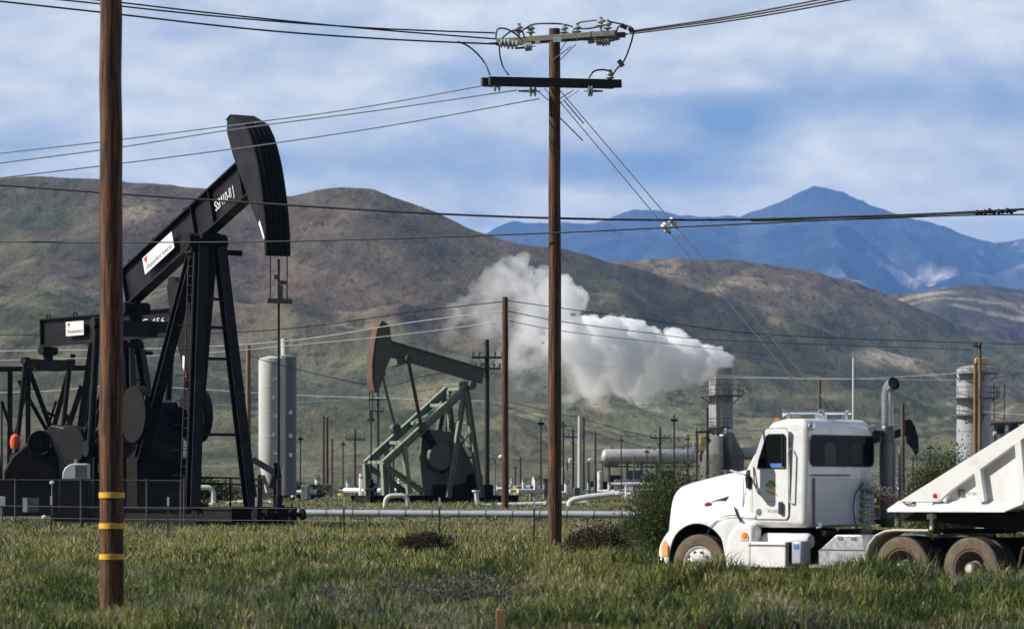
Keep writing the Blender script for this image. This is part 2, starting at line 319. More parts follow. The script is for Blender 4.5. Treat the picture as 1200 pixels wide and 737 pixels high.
hillm = attr_mat('hill_scrub_and_grass', .06, .55, bump=1.0, bscale=.055, bdist=7, ysc=.25, speck=.12)
profA = [(-300, 212), (-100, 212), (0, 207), (60, 206), (110, 210), (150, 215), (200, 217), (250, 223), (300, 232), (340, 228), (370, 221), (400, 217), (440, 222), (480, 237), (520, 255), (560, 272), (590, 281), (640, 292), (700, 303), (740, 314), (800, 331), (850, 348), (900, 366), (950, 384), (1000, 400), (1100, 428), (1200, 452), (1500, 470)]
def patch(px, py, cx, cy, sx, sy): return math.exp(-((px-cx)/sx)**2-((py-cy)/sy)**2)
def colA(px, py, x, D, t, rg, rg2):
    n = fn(x/130, D/420, 1); n2 = fn(x/45, D/200, 2, 5); n3 = fn(x/380, D/900, 8, 3)
    up = smooth(.42, .8, t+.25*n)
    c = mixv(mixv(OL, GN, .5+n2), mixv(BR, GN, .28+n*1.3), up)
    c = mixv(c, (.15, .098, .07), .5*smooth(.1, .5, n3+.2)*up)
    c = mixv(c, (.05, .058, .03), .75*smooth(600, 690, px)*(1-smooth(1000, 1150, px))*smooth(.45, .9, t))
    c = mixv(c, TAN, .55*smooth(.22, .5, n2)*smooth(.25, .7, rg)+.0)
    c = mixv(c, (.4, .36, .27), patch(px, py, 1045, 418, 38, 9)*1.5*smooth(-.5, -.05, n2))
    c = mixv(c, (.4, .36, .27), .9*patch(px, py, 1165, 408, 30, 7)*smooth(-.5, 0, n2)); c = mixv(c, TAN, .5*patch(px, py, 1150, 404, 40, 6)*smooth(-.3, .2, n2))
    c = mixv(c, TAN, .35*smooth(.55, .1, t)*smooth(.05, .35, n))
    c = mixv(c, TAN, .6*patch(px, py, 500, 478, 40, 12)*smooth(-.2, .2, n2))
    for ty, am, ph_ in ((470, .5, 0), (486, .7, 2), (505, .45, 4), (522, .5, 1)):     # graded tracks across the slope
        c = mixv(c, (.34, .30, .21), am*math.exp(-((py-ty-5*math.sin(px/85+ph_)-3*n)/1.1)**2))
    c = mixv(c, (.16, .135, .085), .5*smooth(470, 520, py)*smooth(-.1, .3, n3+n*.4))
    return c
ridge('hill', profA, 2200, 520, 2.1, 24, 2.0, colA, hillm)
profD = [(-300, 318), (-100, 318), (0, 326), (50, 338), (100, 358), (150, 384), (220, 412), (300, 436), (400, 458), (600, 480), (1500, 510)]
def colD(px, py, x, D, t, rg, rg2):
    n = fn(x/60, D/90, 4); return mixv(mixv(GN, OL, .5+n), mixv(BR, TAN, .2), .3+.5*n)
ridge('foothill', profD, 1350, 530, 1.9, 14, 5.0, colD, hillm, rows=70, gull=110, step=7)
profB = [(500, 330), (600, 318), (700, 308), (735, 304), (790, 302), (850, 303), (900, 308), (930, 311), (960, 318), (1000, 333), (1050, 352), (1100, 372), (1140, 388), (1200, 402), (1500, 440)]
def colB(px, py, x, D, t, rg, rg2):
    n = fn(x/110, D/400, 11); n2 = fn(x/38, D/160, 12, 5)
    c = mixv(mixv((.10, .083, .055), (.16, .12, .078), .55+n), GN, smooth(330, 400, py+25*n)*.6)
    c = mixv(c, TAN, .6*smooth(.1, .4, n2)*(1-smooth(900, 1000, px)))
    c = mixv(c, (.33, .26, .17), .9*patch(px, py, 905, 348, 26, 14)*smooth(-.3, .15, n2))
    return mixv(c, (.3, .23, .14), .8*patch(px+ (py-330)*1.2, py, 862, 330, 8, 14))
ridge('hill', profB, 3000, 900, 1.9, 34, 21.0, colB, hillm, pxr=(480, 1460), gull=210)
profC = [(850, 385), (950, 362), (1020, 348), (1070, 343), (1100, 338), (1135, 334), (1165, 334), (1200, 341), (1300, 350), (1500, 330)]
def colC(px, py, x, D, t, rg, rg2):
    n = fn(x/200, D/300, 31); n2 = fn(x/150, D/70, 32, 5)
    c = mixv(mixv(BR, DK, .5), GN, .4+n)
    return mixv(c, (.36, .3, .22), .9*smooth(.08, .4, n2+.3*n))
ridge('hill', profC, 4600, 1600, 1.6, 40, 41.0, colC, hillm, pxr=(800, 1500), gull=260)
mountm = attr_mat('haze_tinted_forest_mountain', .006, .3, bump=.8, bscale=.008, bdist=60, ysc=.3, speck=.02)
profM = [(300, 300), (450, 285), (560, 273), (575, 268), (600, 262), (640, 265), (700, 256), (740, 251), (780, 249), (815, 252), (840, 254), (868, 256), (885, 247), (905, 236), (930, 226), (955, 221), (985, 225), (1015, 236), (1045, 250), (1075, 258), (1110, 267), (1140, 277), (1165, 288), (1180, 290), (1200, 282), (1260, 268), (1500, 262)]
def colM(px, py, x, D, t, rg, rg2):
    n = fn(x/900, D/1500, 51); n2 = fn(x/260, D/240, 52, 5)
    c = mixv((.018, .036, .055), (.055, .075, .085), .5+n*1.3+.9*n2)  # dark forest tones with blue distance haze painted into the colour
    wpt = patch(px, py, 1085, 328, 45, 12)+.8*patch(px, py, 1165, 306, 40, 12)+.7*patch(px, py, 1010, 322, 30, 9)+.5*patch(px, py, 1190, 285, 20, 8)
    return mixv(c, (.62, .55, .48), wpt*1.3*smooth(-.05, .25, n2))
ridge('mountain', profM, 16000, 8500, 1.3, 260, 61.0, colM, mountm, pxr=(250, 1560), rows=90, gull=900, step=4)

# dirt road the truck drives on, running diagonally behind the tall grass
roadm = mat('packed_dirt_road', (.2, .165, .12), .95, var=.2, vscale=.8, bump=.4, bscale=6)
TH = 140; TR = Frame((7.168, 56.935, .15), TH)
mb = MB(); n0 = len(mb.v); N = 90
for i in range(N):
    s = -60+i*2.2
    for u in (-3.6, -1.8, 0, 1.8, 3.6):
        p = TR.o+TR.h*s+TR.l*u; mb.v.append((p.x, p.y, gz(p.x, p.y)+.05-(.03 if abs(u) > 3 else 0)))
for i in range(N-1):
    for k in range(4): a = i*5+k; mb.f.append((a, a+1, a+6, a+5)); mb.fm.append(0)
mb.build('dirt_road', roadm, kind='structure', smooth=True)

# haze box
hz = bpy.data.materials.new('air_haze'); hz.use_nodes = True; t = hz.node_tree; t.nodes.clear()
pv = t.nodes.new('ShaderNodeVolumePrincipled'); pv.inputs['Color'].default_value = (.22, .46, 1.0, 1); pv.inputs['Density'].default_value = 5.2e-5; pv.inputs['Anisotropy'].default_value = 0.0
mo = t.nodes.new('ShaderNodeOutputMaterial'); t.links.new(pv.outputs[0], mo.inputs['Volume'])
try: hz.cycles.homogeneous_volume = True
except Exception: pass
mb = MB(); mb.box((0, 9100, 720), (22000, 19400, 1510)); hzo = mb.build('haze', hz, kind='stuff')

# ------------------------------------------------------------------ grass
CHUNK = []
def on_road(x, y):
    p = Vector((x, y, 0))-TR.o; s = p.dot(TR.h); u = p.dot(TR.l); return abs(u) < 2.9
def grass_mesh(name, n, y0, y1, hh, wd, seed, dens_pow, mode):
    rng = np.random.default_rng(seed)
    y = y0+(y1-y0)*rng.random(n*2)**dens_pow; x = (rng.random(n*2)*2-1)*(y*.165+1.5)
    p = np.stack([x-TR.o.x, y-TR.o.y], -1); u = p[:, 0]*TR.l.x+p[:, 1]*TR.l.y; keep = np.abs(u) > 3.1
    x, y = x[keep][:n], y[keep][:n]; n = len(x)
    # clumps
    ph = np.array([fn(a*.5, b*.5, 1.3, 3) for a, b in zip(x, y)]); pc = np.array([fn(a*.13, b*.16, 5.3, 3) for a, b in zip(x, y)]); pd = np.array([fn(a*1.1, b*1.1, 9.3, 2) for a, b in zip(x, y)])
    k = (ph+pd*.6) > -.42; x, y, ph, pc, pd = x[k], y[k], ph[k], pc[k], pd[k]; n = len(x)
    px = CX+x/y*F
    z = np.interp(y, [g[0] for g in GZ], [g[1] for g in GZ])+berm(x, y)
    hc = hh*np.clip(.75+.9*ph+.6*pd, .25, 1.9)                     # height of the growth here
    hc *= 1-.6*np.exp(-((x+6.0)/1.0)**2-((y-50)/4)**2)
    stalk = rng.random(n) < .22; up = np.where(stalk, 0, rng.random(n)**.8*.8)*hc
    h = np.where(stalk, hc*(.7+.6*rng.random(n)), hc*(.12+.22*rng.random(n))); w = wd*(.6+.8*rng.random(n))*np.where(stalk, .8, 1.25); z = z+up
    a = rng.random(n)*2*np.pi; ln = h*(.15+.6*rng.random(n))*np.where(stalk, .7, 1.8); dx, dy = np.cos(a)*ln, np.sin(a)*ln; wa = rng.random(n)*np.pi; wx, wy = np.cos(wa)*w/2, np.sin(wa)*w/2
    V = np.zeros((n, 5, 3)); V[:, 0] = np.stack([x-wx, y-wy, z-.03], -1); V[:, 1] = np.stack([x+wx, y+wy, z-.03], -1)
    V[:, 2] = np.stack([x+dx*.5+wx*.9, y+dy*.5+wy*.9, z+h*.65], -1); V[:, 3] = np.stack([x+dx*.5-wx*.9, y+dy*.5-wy*.9, z+h*.65], -1); V[:, 4] = np.stack([x+dx, y+dy, z+h], -1)
    base = np.arange(n)*5; loops = np.concatenate([np.stack([base, base+1, base+2, base+3], -1), np.stack([base+3, base+2, base+4], -1)], -1).astype(np.int32)
    me = bpy.data.meshes.new(name); me.vertices.add(n*5); me.vertices.foreach_set('co', V.astype(np.float32).ravel()); me.loops.add(n*7); me.loops.foreach_set('vertex_index', loops.ravel())
    ls = np.zeros(2*n, np.int32); ls[0::2] = np.arange(n)*7; ls[1::2] = np.arange(n)*7+4; lt = np.tile(np.array([4, 3], np.int32), n)
    me.polygons.add(2*n); me.polygons.foreach_set('loop_start', ls); me.polygons.foreach_set('loop_total', lt); me.update(); me.validate()
    G1 = np.array([.125, .17, .042]); G2 = np.array([.048, .08, .024]); YG = np.array([.26, .26, .08]); DRY = np.array([.40, .34, .21]); SAGE = np.array([.21, .22, .15]); BRN = np.array([.13, .08, .06])
    q1 = np.array([fn(a*.35+50, b*.22, 2.2, 3) for a, b in zip(x, y)]); q2 = np.array([fn(a*.9+9, b*.6, 7.7, 2) for a, b in zip(x, y)])
    far = np.clip((y-60)/25, 0, 1); c = np.where((rng.random(n) < np.clip(.5+1.4*q2, .1, .9))[:, None], G1, G2)
    def put(prob, colr):
        k_ = rng.random(n) < np.clip(prob, 0, .92); c[k_] = colr
    put(.14+.35*far+1.3*q1, YG); put(.01+.14*far+.9*np.clip(q2-.15, 0, 1)+.5*np.clip(-pc-.1, 0, 1), DRY)
    put(.55*np.exp(-((px-470)/140)**2)*np.clip((58-y)/8, 0, 1)*(.4+1.2*(q2 > -.1))+.8*np.clip(q1*-1-.18, 0, 1), SAGE); put((-ph-.14)*2.2, BRN)
    fl = (rng.random(n) < .03+.05*far) & stalk; c[fl] = (.55, .46, .06)
    c = c*(.75+.5*rng.random(n))[:, None]
    at = me.color_attributes.new('Col', 'FLOAT_COLOR', 'POINT'); cc = np.ones((n, 5, 4), np.float32); cc[:, :, :3] = c[:, None, :]; at.data.foreach_set('color', cc.ravel())
    me.materials.append(grassm); o = bpy.data.objects.new(name, me); COL.objects.link(o)
    return tag(o, 'green and straw coloured roadside grass in the foreground' if mode == 0 else 'yellow green weeds in front of the pump jacks', 'grass', kind='stuff')
grassm = attr_mat('grass_blades', 1, 0, .7, transl=.3)
grass_mesh('grass', 430000, 41, 66, .37, .013, 1, 1.0, 0)
grass_mesh('grass', 260000, 64, 114, .30, .022, 2, 1.0, 1)
# sparse tufts beyond the skids
grass_mesh('weeds', 90000, 112, 330, .15, .05, 3, 1.5, 1)['label'] = 'olive weeds on the oil field among the pipes'

# ------------------------------------------------------------------ bushes
leafm = attr_mat('bush_foliage', 1, 0, .75, transl=.25)
def bush(name, c, rx, ry, hz_, n, leaf, cols, seed, label, cat='bush', group=None, wisp=.0, stems=10):
    rng = np.random.default_rng(seed); root = empty(name, c, 0, label=label, cat=cat, group=group)
    # clump centres through the crown
    K = max(10, int(n/220)); cc = []
    while len(cc) < K:
        q = rng.random(3)*2-1
        if q[0]**2+q[1]**2+q[2]**2 < 1: cc.append((q[0]*rx*.82, q[1]*ry*.82, hz_*(.5+.42*q[2])))
    cc = np.array(cc); mbs = MB()
    for i in range(stems):
        e = cc[rng.integers(K)]; m_ = (e[0]*.35, e[1]*.35, e[2]*.5); mbs.path([(e[0]*.08, e[1]*.08, -.05), m_, tuple(e*.9)], [.035*hz_, .022*hz_, .008*hz_], 5)
    mbs.build('stem', wood2, root)
    idx = rng.integers(0, K, n); sz = .16+.16*rng.random(K); d = rng.normal(size=(n, 3)); d /= np.maximum(1, np.linalg.norm(d, axis=1)/1.9)[:, None]; 
    pos = cc[idx]+d*sz[idx][:, None]*np.array([rx, ry, hz_*.55])*1.0
    pos[:, 2] = np.abs(pos[:, 2])
    tip = rng.random(n) < wisp; pos[tip] += np.stack([rng.normal(size=tip.sum())*.1*rx, rng.normal(size=tip.sum())*.1*ry, rng.random(tip.sum())*.25*hz_], -1)
    dr = d+np.array([0, 0, .8]); dr /= np.linalg.norm(dr, axis=1)[:, None]; side = np.cross(dr, rng.normal(size=(n, 3))); side /= np.linalg.norm(side, axis=1)[:, None]
    L = leaf*(.6+.8*rng.random(n))[:, None]; W = L*.28
    V = np.stack([pos-side*W*.5, pos+dr*L*.5-side*W, pos+dr*L, pos+dr*L*.5+side*W], 1)
    me = bpy.data.meshes.new('foliage'); me.vertices.add(n*4); me.vertices.foreach_set('co', V.astype(np.float32).ravel()); me.loops.add(n*4); me.loops.foreach_set('vertex_index', np.arange(n*4, dtype=np.int32))
    me.polygons.add(n); me.polygons.foreach_set('loop_start', np.arange(0, n*4, 4, dtype=np.int32)); me.polygons.foreach_set('loop_total', np.full(n, 4, np.int32)); me.update(); me.validate()
    cols = np.array(cols); cb = cols[rng.integers(0, len(cols), K)][idx]*(.7+.6*rng.random(n))[:, None]
    at = me.color_attributes.new('Col', 'FLOAT_COLOR', 'POINT'); q = np.ones((n, 4, 4), np.float32); q[:, :, :3] = cb[:, None, :]; at.data.foreach_set('color', q.ravel())
    me.materials.append(leafm); o = bpy.data.objects.new('foliage', me); COL.objects.link(o); o.parent = root; return root
GC = [(.085, .11, .035), (.055, .08, .028), (.12, .14, .05), (.09, .105, .04)]
BC = [(.085, .052, .04), (.06, .04, .032), (.12, .08, .055), (.07, .065, .04)]
SC = [(.17, .17, .14), (.13, .14, .11), (.2, .19, .15), (.10, .12, .07)]
def gp(px, D): x = (px-CX)/F*D; return (x, D, gz(x, D))
bush('shrub', gp(793, 70), 1.0, .9, 2.1, 30000, .05, GC, 1, 'tall green shrub in front of the white truck hood', wisp=.15)
bush('shrub', gp(742, 92), .5, .5, .7, 3000, .08, GC, 21, 'low green shrub at the end of the grey pipeline, left of the tall shrub')
bush('shrub', gp(1108, 92), 1.1, 1.0, 2.35, 30000, .055, GC, 2, 'bushy dark green shrub behind the gap between cab and trailer', wisp=.2)
bush('shrub', gp(1140, 96), .8, .8, 1.5, 8000, .08, GC, 22, 'green shrub behind the trailer slope, below the right-hand tower')
bush('shrub', gp(703, 78), .8, .6, .78, 9000, .06, BC, 3, 'brown dry bush right of the centre utility pole foot')
bush('shrub', gp(500, 84), .62, .5, .55, 5000, .06, BC, 4, 'reddish brown dry bush in the weeds below the green pump jack')
bush('shrub', gp(905, 50), .42, .4, .42, 4500, .05, BC, 5, 'small brown dry bush in the grass below the truck cab')
bush('shrub', gp(752, 49), .35, .3, .28, 2500, .05, BC, 6, 'very low brown bush in the grass near the bottom edge')
for i, (px, D, s) in enumerate(((545, 49, .62), (470, 50.5, .5), (395, 49, .42), (1165, 48.5, .42), (60, 60, .45))):
    bush('sage_bush', gp(px, D), s*1.25, s, s, 5000, .045, SC, 30+i, ['grey sage bush in the foreground, the one nearest the wooden stake', 'grey sage bush in the foreground between two others', 'small grey sage bush in the foreground, nearest the banded pole', 'grey green sage bush below the trailer wheels', 'grey green sage bush left of the banded pole'][i], group='sage bushes in the foreground grass', stems=5)
bush('shrub', gp(230, 168), 2.0, 1.0, 1.3, 5000, .16, BC+GC, 51, 'olive bush seen between the legs of the large pump jack')
bush('shrub', gp(350, 190), 1.8, 1.0, .9, 4000, .16, BC+GC, 52, 'low olive bush at the foot of the tall white tank')

# ------------------------------------------------------------------ utility poles in the foreground
def pole_shaft(mb, p0, p1, r0, r1, seed=0):
    rnd = random.Random(seed); n = 14; pts = []; rs = []
    for i in range(n+1):
        t = i/n; pts.append(Vector(p0).lerp(Vector(p1), t)+Vector((rnd.uniform(-1, 1), rnd.uniform(-1, 1), 0))*r0*.05); rs.append(r0+(r1-r0)*t)
    mb.path(pts, rs, 20)
D1 = 51; b1 = P(131, 0, D1); g1 = gz(b1.x, D1)
root = empty('utility_pole', (b1.x, D1, g1), 0, label='thick dark brown wooden pole with three yellow bands, in the left foreground', cat='utility pole')
mb = MB(); pole_shaft(mb, (0, 0, -.8), (-.02, 0, 11.5), .185, .160, 1); mb.build('shaft', wood, root, smooth=True)
for py in (580, 616, 652):
    z = P(131, py, D1).z-g1
    mb = MB(); mb.lathe((0, 0, z), (0, 0, 1), [(.186, -.042), (.192, -.04), (.192, .04), (.186, .042)], 32); mb.build('band', yellow, root, smooth=True)

def insulator(mb, p, ax=(0, 0, 1), s=1.0):
    mb.lathe(p, ax, [(.0, 0), (.02*s, 0), (.02*s, .05*s), (.06*s, .07*s), (.085*s, .075*s), (.04*s, .1*s), (.04*s, .12*s), (.075*s, .135*s), (.07*s, .15*s), (.03*s, .18*s), (.035*s, .21*s), (0, .22*s)], 12)
D2_ = 83; b2 = P(650, 0, D2_); g2 = gz(b2.x, D2_)
o2 = Vector((b2.x, D2_, g2)); U = empty('utility_pole', o2, 0, label='tall brown wooden utility pole with two crossarms, standing in the centre', cat='utility pole')
def Q(px, py, dD=0.0): return P(px, py, D2_+dD)-o2
mb = MB(); pole_shaft(mb, (0, 0, -1), (0, 0, Q(650, 34).z), .175, .135, 2); mb.build('shaft', wood, U, smooth=True)
# the upper arm runs up towards the viewer on the right; the lower arm on the left
a0, a1 = Q(588, 50, 1.0), Q(727, 40, -1.0)
for k in (-1, 1):
    off = (a1-a0).cross(Vector((0, 0, 1))).normalized()*.19*k
    MB().bar(a0+off, a1+off, .1, .13).build('crossarm', greywood, U, bevel=.008)
c0, c1 = Q(569, 95.5, -.8), Q(723, 99, .8)
for k in (-1, 1):
    off = (c1-c0).cross(Vector((0, 0, 1))).normalized()*.2*k
    MB().bar(c0+off+Vector((0, 0, -.01*k)), c1+off*1.0+Vector((0, 0, -.01*k)), .12, .2).build('crossarm', darkwood, U, bevel=.01)
for (x0, y0, x1, y1, d) in ((626, 104, 648, 122, -.25), (638, 104, 650, 118, .25), (679, 106, 655, 122, .25), (672, 106, 653, 118, -.25), (675, 52, 655, 72, -.2), (664, 49, 652, 66, .2)):
    MB().bar(Q(x0, y0, d), Q(x1, y1, d*.7), .045, .012).build('brace', darkwood, U)
MB().bar(Q(669, 55, -.25), Q(644, 73, -.22), .05, .02).build('brace', galv, U)
for (px, py, dd) in ((661, 41, -.1), (676, 40, -.3), (704, 33, -.9), (712, 36, -1.0), (715, 94, .75), (608, 40, .6), (622, 41, .4)):
    mb = MB(); insulator(mb, Q(px, py+3, dd), s=1.5); mb.tube(Q(px, py+9, dd), Q(px, py+2, dd), .012, n=6); mb.build('insulator', porcelain, U, smooth=True)
def strain(px, py, dx, dy, D=D2_, n=3, m=porcelain, r=.11):
    p = P(px, py, D)-o2; q = P(px+dx, py+dy, D)-o2; d = (q-p); mb = MB()
    for i in range(n): mb.lathe(p+d*((i+.3)/n), d, [(.02, -.06), (r, -.03), (r*.9, .01), (.035, .03), (.035, .07)], 14)
    mb.build('strain_insulator', m, U, smooth=True)
    mb = MB(); mb.tube(q, q+d.normalized()*.22, .03, .018, 8); mb.tube(p-d.normalized()*.12, q, .012, n=6); mb.build('clamp', wirem, U)
for a in ((606, 53, -14, 0), (622, 55, -8, 1), (596, 51, -12, 0), (700, 49, 8, -1), (716, 44, 10, -2), (690, 47, 7, -1), (706, 50, 10, -2)): strain(*a)
for a in ((586, 101, -10, 0), (628, 107, -10, 0), (690, 107, 6, 0)): strain(*a, r=.14, n=2)
for (px, py) in ((694, 41), (707, 40)): MB().box(Q(px, py, -.75), (.09, .12, .15)).build('cutout', blackp2, U, bevel=.01)
MB().box(Q(653, 46.5, -.42), (.21, .015, .13)).build('pole_tag', whitesign, U)
MB().box(Q(630, 50, -.1), (.12, .015, .09)).build('pole_tag', whitesign, U)
def jumper(pts, r=.022, name='jumper_wire', m=wirem, rt=U):
    pts = [Vector(p) for p in pts]; out = []
    for i in range(len(pts)-1):
        pA, pB = pts[max(i-1, 0)], pts[min(i+2, len(pts)-1)]
        for k in range(6):
            t = k/6; a, b, c, d = pA, pts[i], pts[i+1], pB
            out.append(.5*((2*b)+(c-a)*t+(2*a-5*b+4*c-d)*t*t+(3*b-a-3*c+d)*t**3))
    out.append(pts[-1]); MB().path(out, r, 6).build(name, m, rt, smooth=True)
jumper([Q(585, 52), Q(586, 66), Q(590, 80), Q(596, 88, -.3)])
jumper([Q(581, 46), Q(583, 35), Q(592, 34), Q(604, 40, .2), Q(612, 48)])
jumper([Q(584, 50), Q(592, 42), Q(602, 36), Q(612, 38), Q(615, 46)])
jumper([Q(612, 36, .4), Q(625, 29, .2), Q(645, 28, 0), Q(661, 29, -.1), Q(676, 33, -.3), Q(688, 34, -.5), Q(704, 31, -.8)])
jumper([Q(671, 40, -.2), Q(677, 28, -.3), Q(690, 25, -.6), Q(704, 24, -.9), Q(720, 27, -1), Q(733, 30, -1.1), Q(742, 35, -1.2), Q(741, 45, -1), Q(737, 58, -.6), Q(731, 72, -.1), Q(722, 82, .4), Q(716, 92, .7)])
jumper([Q(722, 41, -1), Q(724, 33, -1.05), Q(730, 29, -1.1)])
jumper([Q(690, 92, .4), Q(696, 84, .4), Q(706, 82, .5), Q(716, 84, .7)])
jumper([Q(536, 49), Q(548, 54), Q(560, 64), Q(569, 76), Q(574, 88, -.5)])
for (x0, y0, x1, y1) in ((737, 33, 741, 36), (725, 71, 730, 78), (728, 30, 735, 33)): MB().tube(Q(x0, y0, -.8), Q(x1, y1, -.8), .06, n=8).build('connector', brownins, U)

def wire(pts, D0, D1=None, r=.016, m=wirem, label='', group=None, name='power_line', cat='cable', sag=0):
    pts = list(pts); Dr_ = D0 if D1 is None else D1
    if pts[0][0] <= -30: k_ = (pts[1][1]-pts[0][1])/(pts[1][0]-pts[0][0]); pts.insert(0, (-420, pts[0][1]-k_*(pts[0][0]+420)*1.1))
    if pts[-1][0] >= 1200: k_ = (pts[-1][1]-pts[-2][1])/(pts[-1][0]-pts[-2][0]); pts.append((1600, pts[-1][1]+k_*(1600-pts[-1][0])))
    D1 = Dr_; n = len(pts); x0, x1 = pts[0][0], pts[-1][0]; wp = []
    for i, (x, y) in enumerate(pts): f = (x-x0)/(x1-x0); invD = (1-f)/D0+f/D1; wp.append(P(x, y, 1/invD))
    out = []
    for i in range(n-1):
        a, b, c, d = wp[max(i-1, 0)], wp[i], wp[i+1], wp[min(i+2, n-1)]; K = 10
        for k in range(K):
            t = k/K; q = .5*((2*b)+(c-a)*t+(2*a-5*b+4*c-d)*t*t+(3*b-a-3*c+d)*t**3)
            if n == 2: q = b.lerp(c, t)
            q.z -= sag*4*((i+t)/(n-1))*(1-(i+t)/(n-1)); out.append(q)
    out.append(wp[-1]); o0 = out[0].copy()
    o = MB().path([p-o0 for p in out], r, 6).build(name, m, smooth=True); o.location = o0
    return tag(o, label, cat, group)
GT = 'power lines at the centre pole'
wire([(-60, -12), (70, 0), (260, 20), (430, 33), (580, 39)], 74, 83, .02, label='topmost of the three dark cables rising left from the centre pole top', group=GT)
wire([(-60, -14), (100, -1), (260, 17), (430, 34), (594, 47)], 74, 84, .02, label='middle of the three dark cables rising left from the centre pole top', group=GT)
wire([(-60, -4), (0, 2), (120, 15), (300, 35), (450, 46), (582, 52)], 74, 82, .022, label='lowest of the three dark cables rising left from the centre pole top', group=GT)
for i, (dy0, dy1, dd, q) in enumerate(((-1, -2, 0, 'upper'), (0, 1.5, .3, 'middle'), (2, 5, .5, 'lower'))):
    wire([(738, 38+dy0), (850, 22+dy0*.5+dy1*.5), (960, 2+dy1), (1080, -24+dy1), (1400, -105+dy1)], 82+dd, 70+dd, .022, label=f'{q} dark cable leaving the centre pole top towards the upper right', group=GT)
for (pts, q) in (([(-60, 186), (0, 180), (140, 164), (280, 146), (420, 127), (565, 101)], 'upper'), ([(-60, 200), (0, 191.5), (140, 173), (280, 151), (440, 130), (606, 106)], 'middle'), ([(-60, 218), (0, 209), (140, 192), (300, 171), (460, 147), (632, 116)], 'lower')):
    wire(pts, 70, 83, .016, wirel, f'{q} pale cable running left from the lower crossarm of the centre pole', GT)
GX = 'long dark cables crossing the whole view'
o = wire([(-60, 213), (0, 217), (150, 228), (330, 240), (520, 251), (700, 257), (860, 257.5), (1000, 254), (1110, 250), (1260, 242)], 90, 78, .03, label='upper thick dark cable crossing the whole view below the hilltops', group=GX)
wire([(880, 259), (1000, 257), (1130, 252.5), (1260, 251)], 82, 79, .018, label='thin dark cable meeting the thick crossing cable at its splice, upper right', group=GX)
wire([(-60, 283), (100, 284), (300, 283.5), (480, 279), (650, 273), (800, 266), (950, 259), (1090, 252), (1145, 250)], 92, 79, .019, label='lower dark cable crossing the view and rising right to the splice', group=GX)
mb = MB(); pc = P(1166, 248.5, 79)
for i in range(9):
    a = Vector((-.42+i*.1, random.uniform(-.02, .02), random.uniform(-.02, .03)+i*.002)); mb.lathe(pc*0+a, (1, 0, random.uniform(-.3, .3)), [(.0, -.06), (random.uniform(.05, .085), -.03), (random.uniform(.05, .085), .03), (0, .06)], 8)
mb.tube((-.5, 0, -.02), (.5, 0, .03), .03, n=8)
o = mb.build('cable_splice', wirem, smooth=True); o.location = pc; tag(o, 'lumpy dark splice bundle on the thick crossing cable, upper right', 'splice')
# guy wires with white strain insulators
GG = 'guy wires of the centre pole'
def guy(x0, y0, x1, y1, px, py, q):
    A = P(x0, y0, 83); f = (650-y0)/(y1-y0); B = P(x0+(x1-x0)*f, 650, 96); B.z = gz(B.x, 96); 
    o = MB().tube((0, 0, 0), B-A, .0135, n=6, cap=False).build('guy_wire', wirel, smooth=True); o.location = A; tag(o, f'{q} pale guy wire slanting down right from the centre pole', 'guy wire', GG)
    d = (B-A).normalized(); f = min([i/2000 for i in range(2001)], key=lambda q: abs(HY-((A+(B-A)*q).z-H)/(A+(B-A)*q).y*F-py)); p = A+(B-A)*f
    mb = MB(); mb.lathe((0, 0, 0), d, [(0, -.13), (.07, -.13), (.085, -.05), (.05, 0), (.085, .05), (.07, .13), (0, .13)], 14); o = mb.build('guy_insulator', porcelain if 0 else whitepipe, smooth=True); o.location = p
    mb = MB(); mb.tube(d*.13, d*.24, .05, .02, 10); mb.build('clamp', blackp2, o)
    tag(o, f'white spool insulator on the {q} guy wire, in front of the blue mountain', 'insulator', 'white guy wire insulators')
guy(650, 112, 958, 486, 778, 267, 'left'); guy(656, 106, 976, 488, 786, 261, 'right')
for (x0, y0, x1, y1, q) in ((652, 134, 683, 165, 'lower'), (661, 118, 684, 145, 'upper')):
    A = P(x0, y0, 82.9); B = P(x1, y1, 83.6); o = MB().tube((0, 0, 0), B-A, .014, n=6).build('guy_strap', wirem); o.location = A; tag(o, f'{q} short dark strap slanting off the centre pole under the crossarms', 'strap')

# ------------------------------------------------------------------ poles of the oil field
def far_pole(px, yt, yb, D, wpx, m, arms=(), label='', lean=0, extra=None):
    b = P(px, yb, D); g = min(b.z, gz(b.x, D)); root = empty('utility_pole', (b.x, D, g), 0, label=label, cat='utility pole', group='utility poles on the oil field'); r = wpx/2/F*D
    z = P(px, yt, D).z-g; mb = MB(); pole_shaft(mb, (0, 0, -.3), (lean/F*D, 0, z), r*1.05, r*.82, int(px)); mb.build('shaft', m, root, smooth=True)
    for (ay, x0, x1, th) in arms:
        za = P(px, ay, D).z-g; A = (P(x0, ay, D)-P(px, ay, D)); B = (P(x1, ay, D)-P(px, ay, D)); dy = Vector((0, -r-.04, 0))
        MB().bar(A+dy+Vector((0, 0, za)), B+dy+Vector((0, 0, za)), .1, th/F*D).build('crossarm', darkwood if m is not rust else rust, root)
        for xx in (A.x*.92, B.x*.92, A.x*.5, B.x*.5):
            mb = MB(); insulator(mb, (xx, dy.y, za+th/F*D*.5), s=1.2); mb.build('insulator', brownins, root, smooth=True)
        for sx in (A.x*.55, B.x*.55): MB().bar((sx, dy.y-.02, za), (0, dy.y-.02, za-.7), .03, .03).build('brace', darkwood, root)
    return root
far_pole(592, 348, 593, 150, 8.2, wood, label='brown bare wooden pole left of the centre pole, in front of the steam')
far_pole(570.5, 398, 590, 185, 6.6, darkwood, ((419, 553, 590, 2.6), (432, 556, 587, 2.2)), 'dark wooden pole with two short crossarms behind the green pump jack beam')
far_pole(291, 405, 590, 165, 6.5, wood_tan, label='tan wooden pole left of the tall white tank')
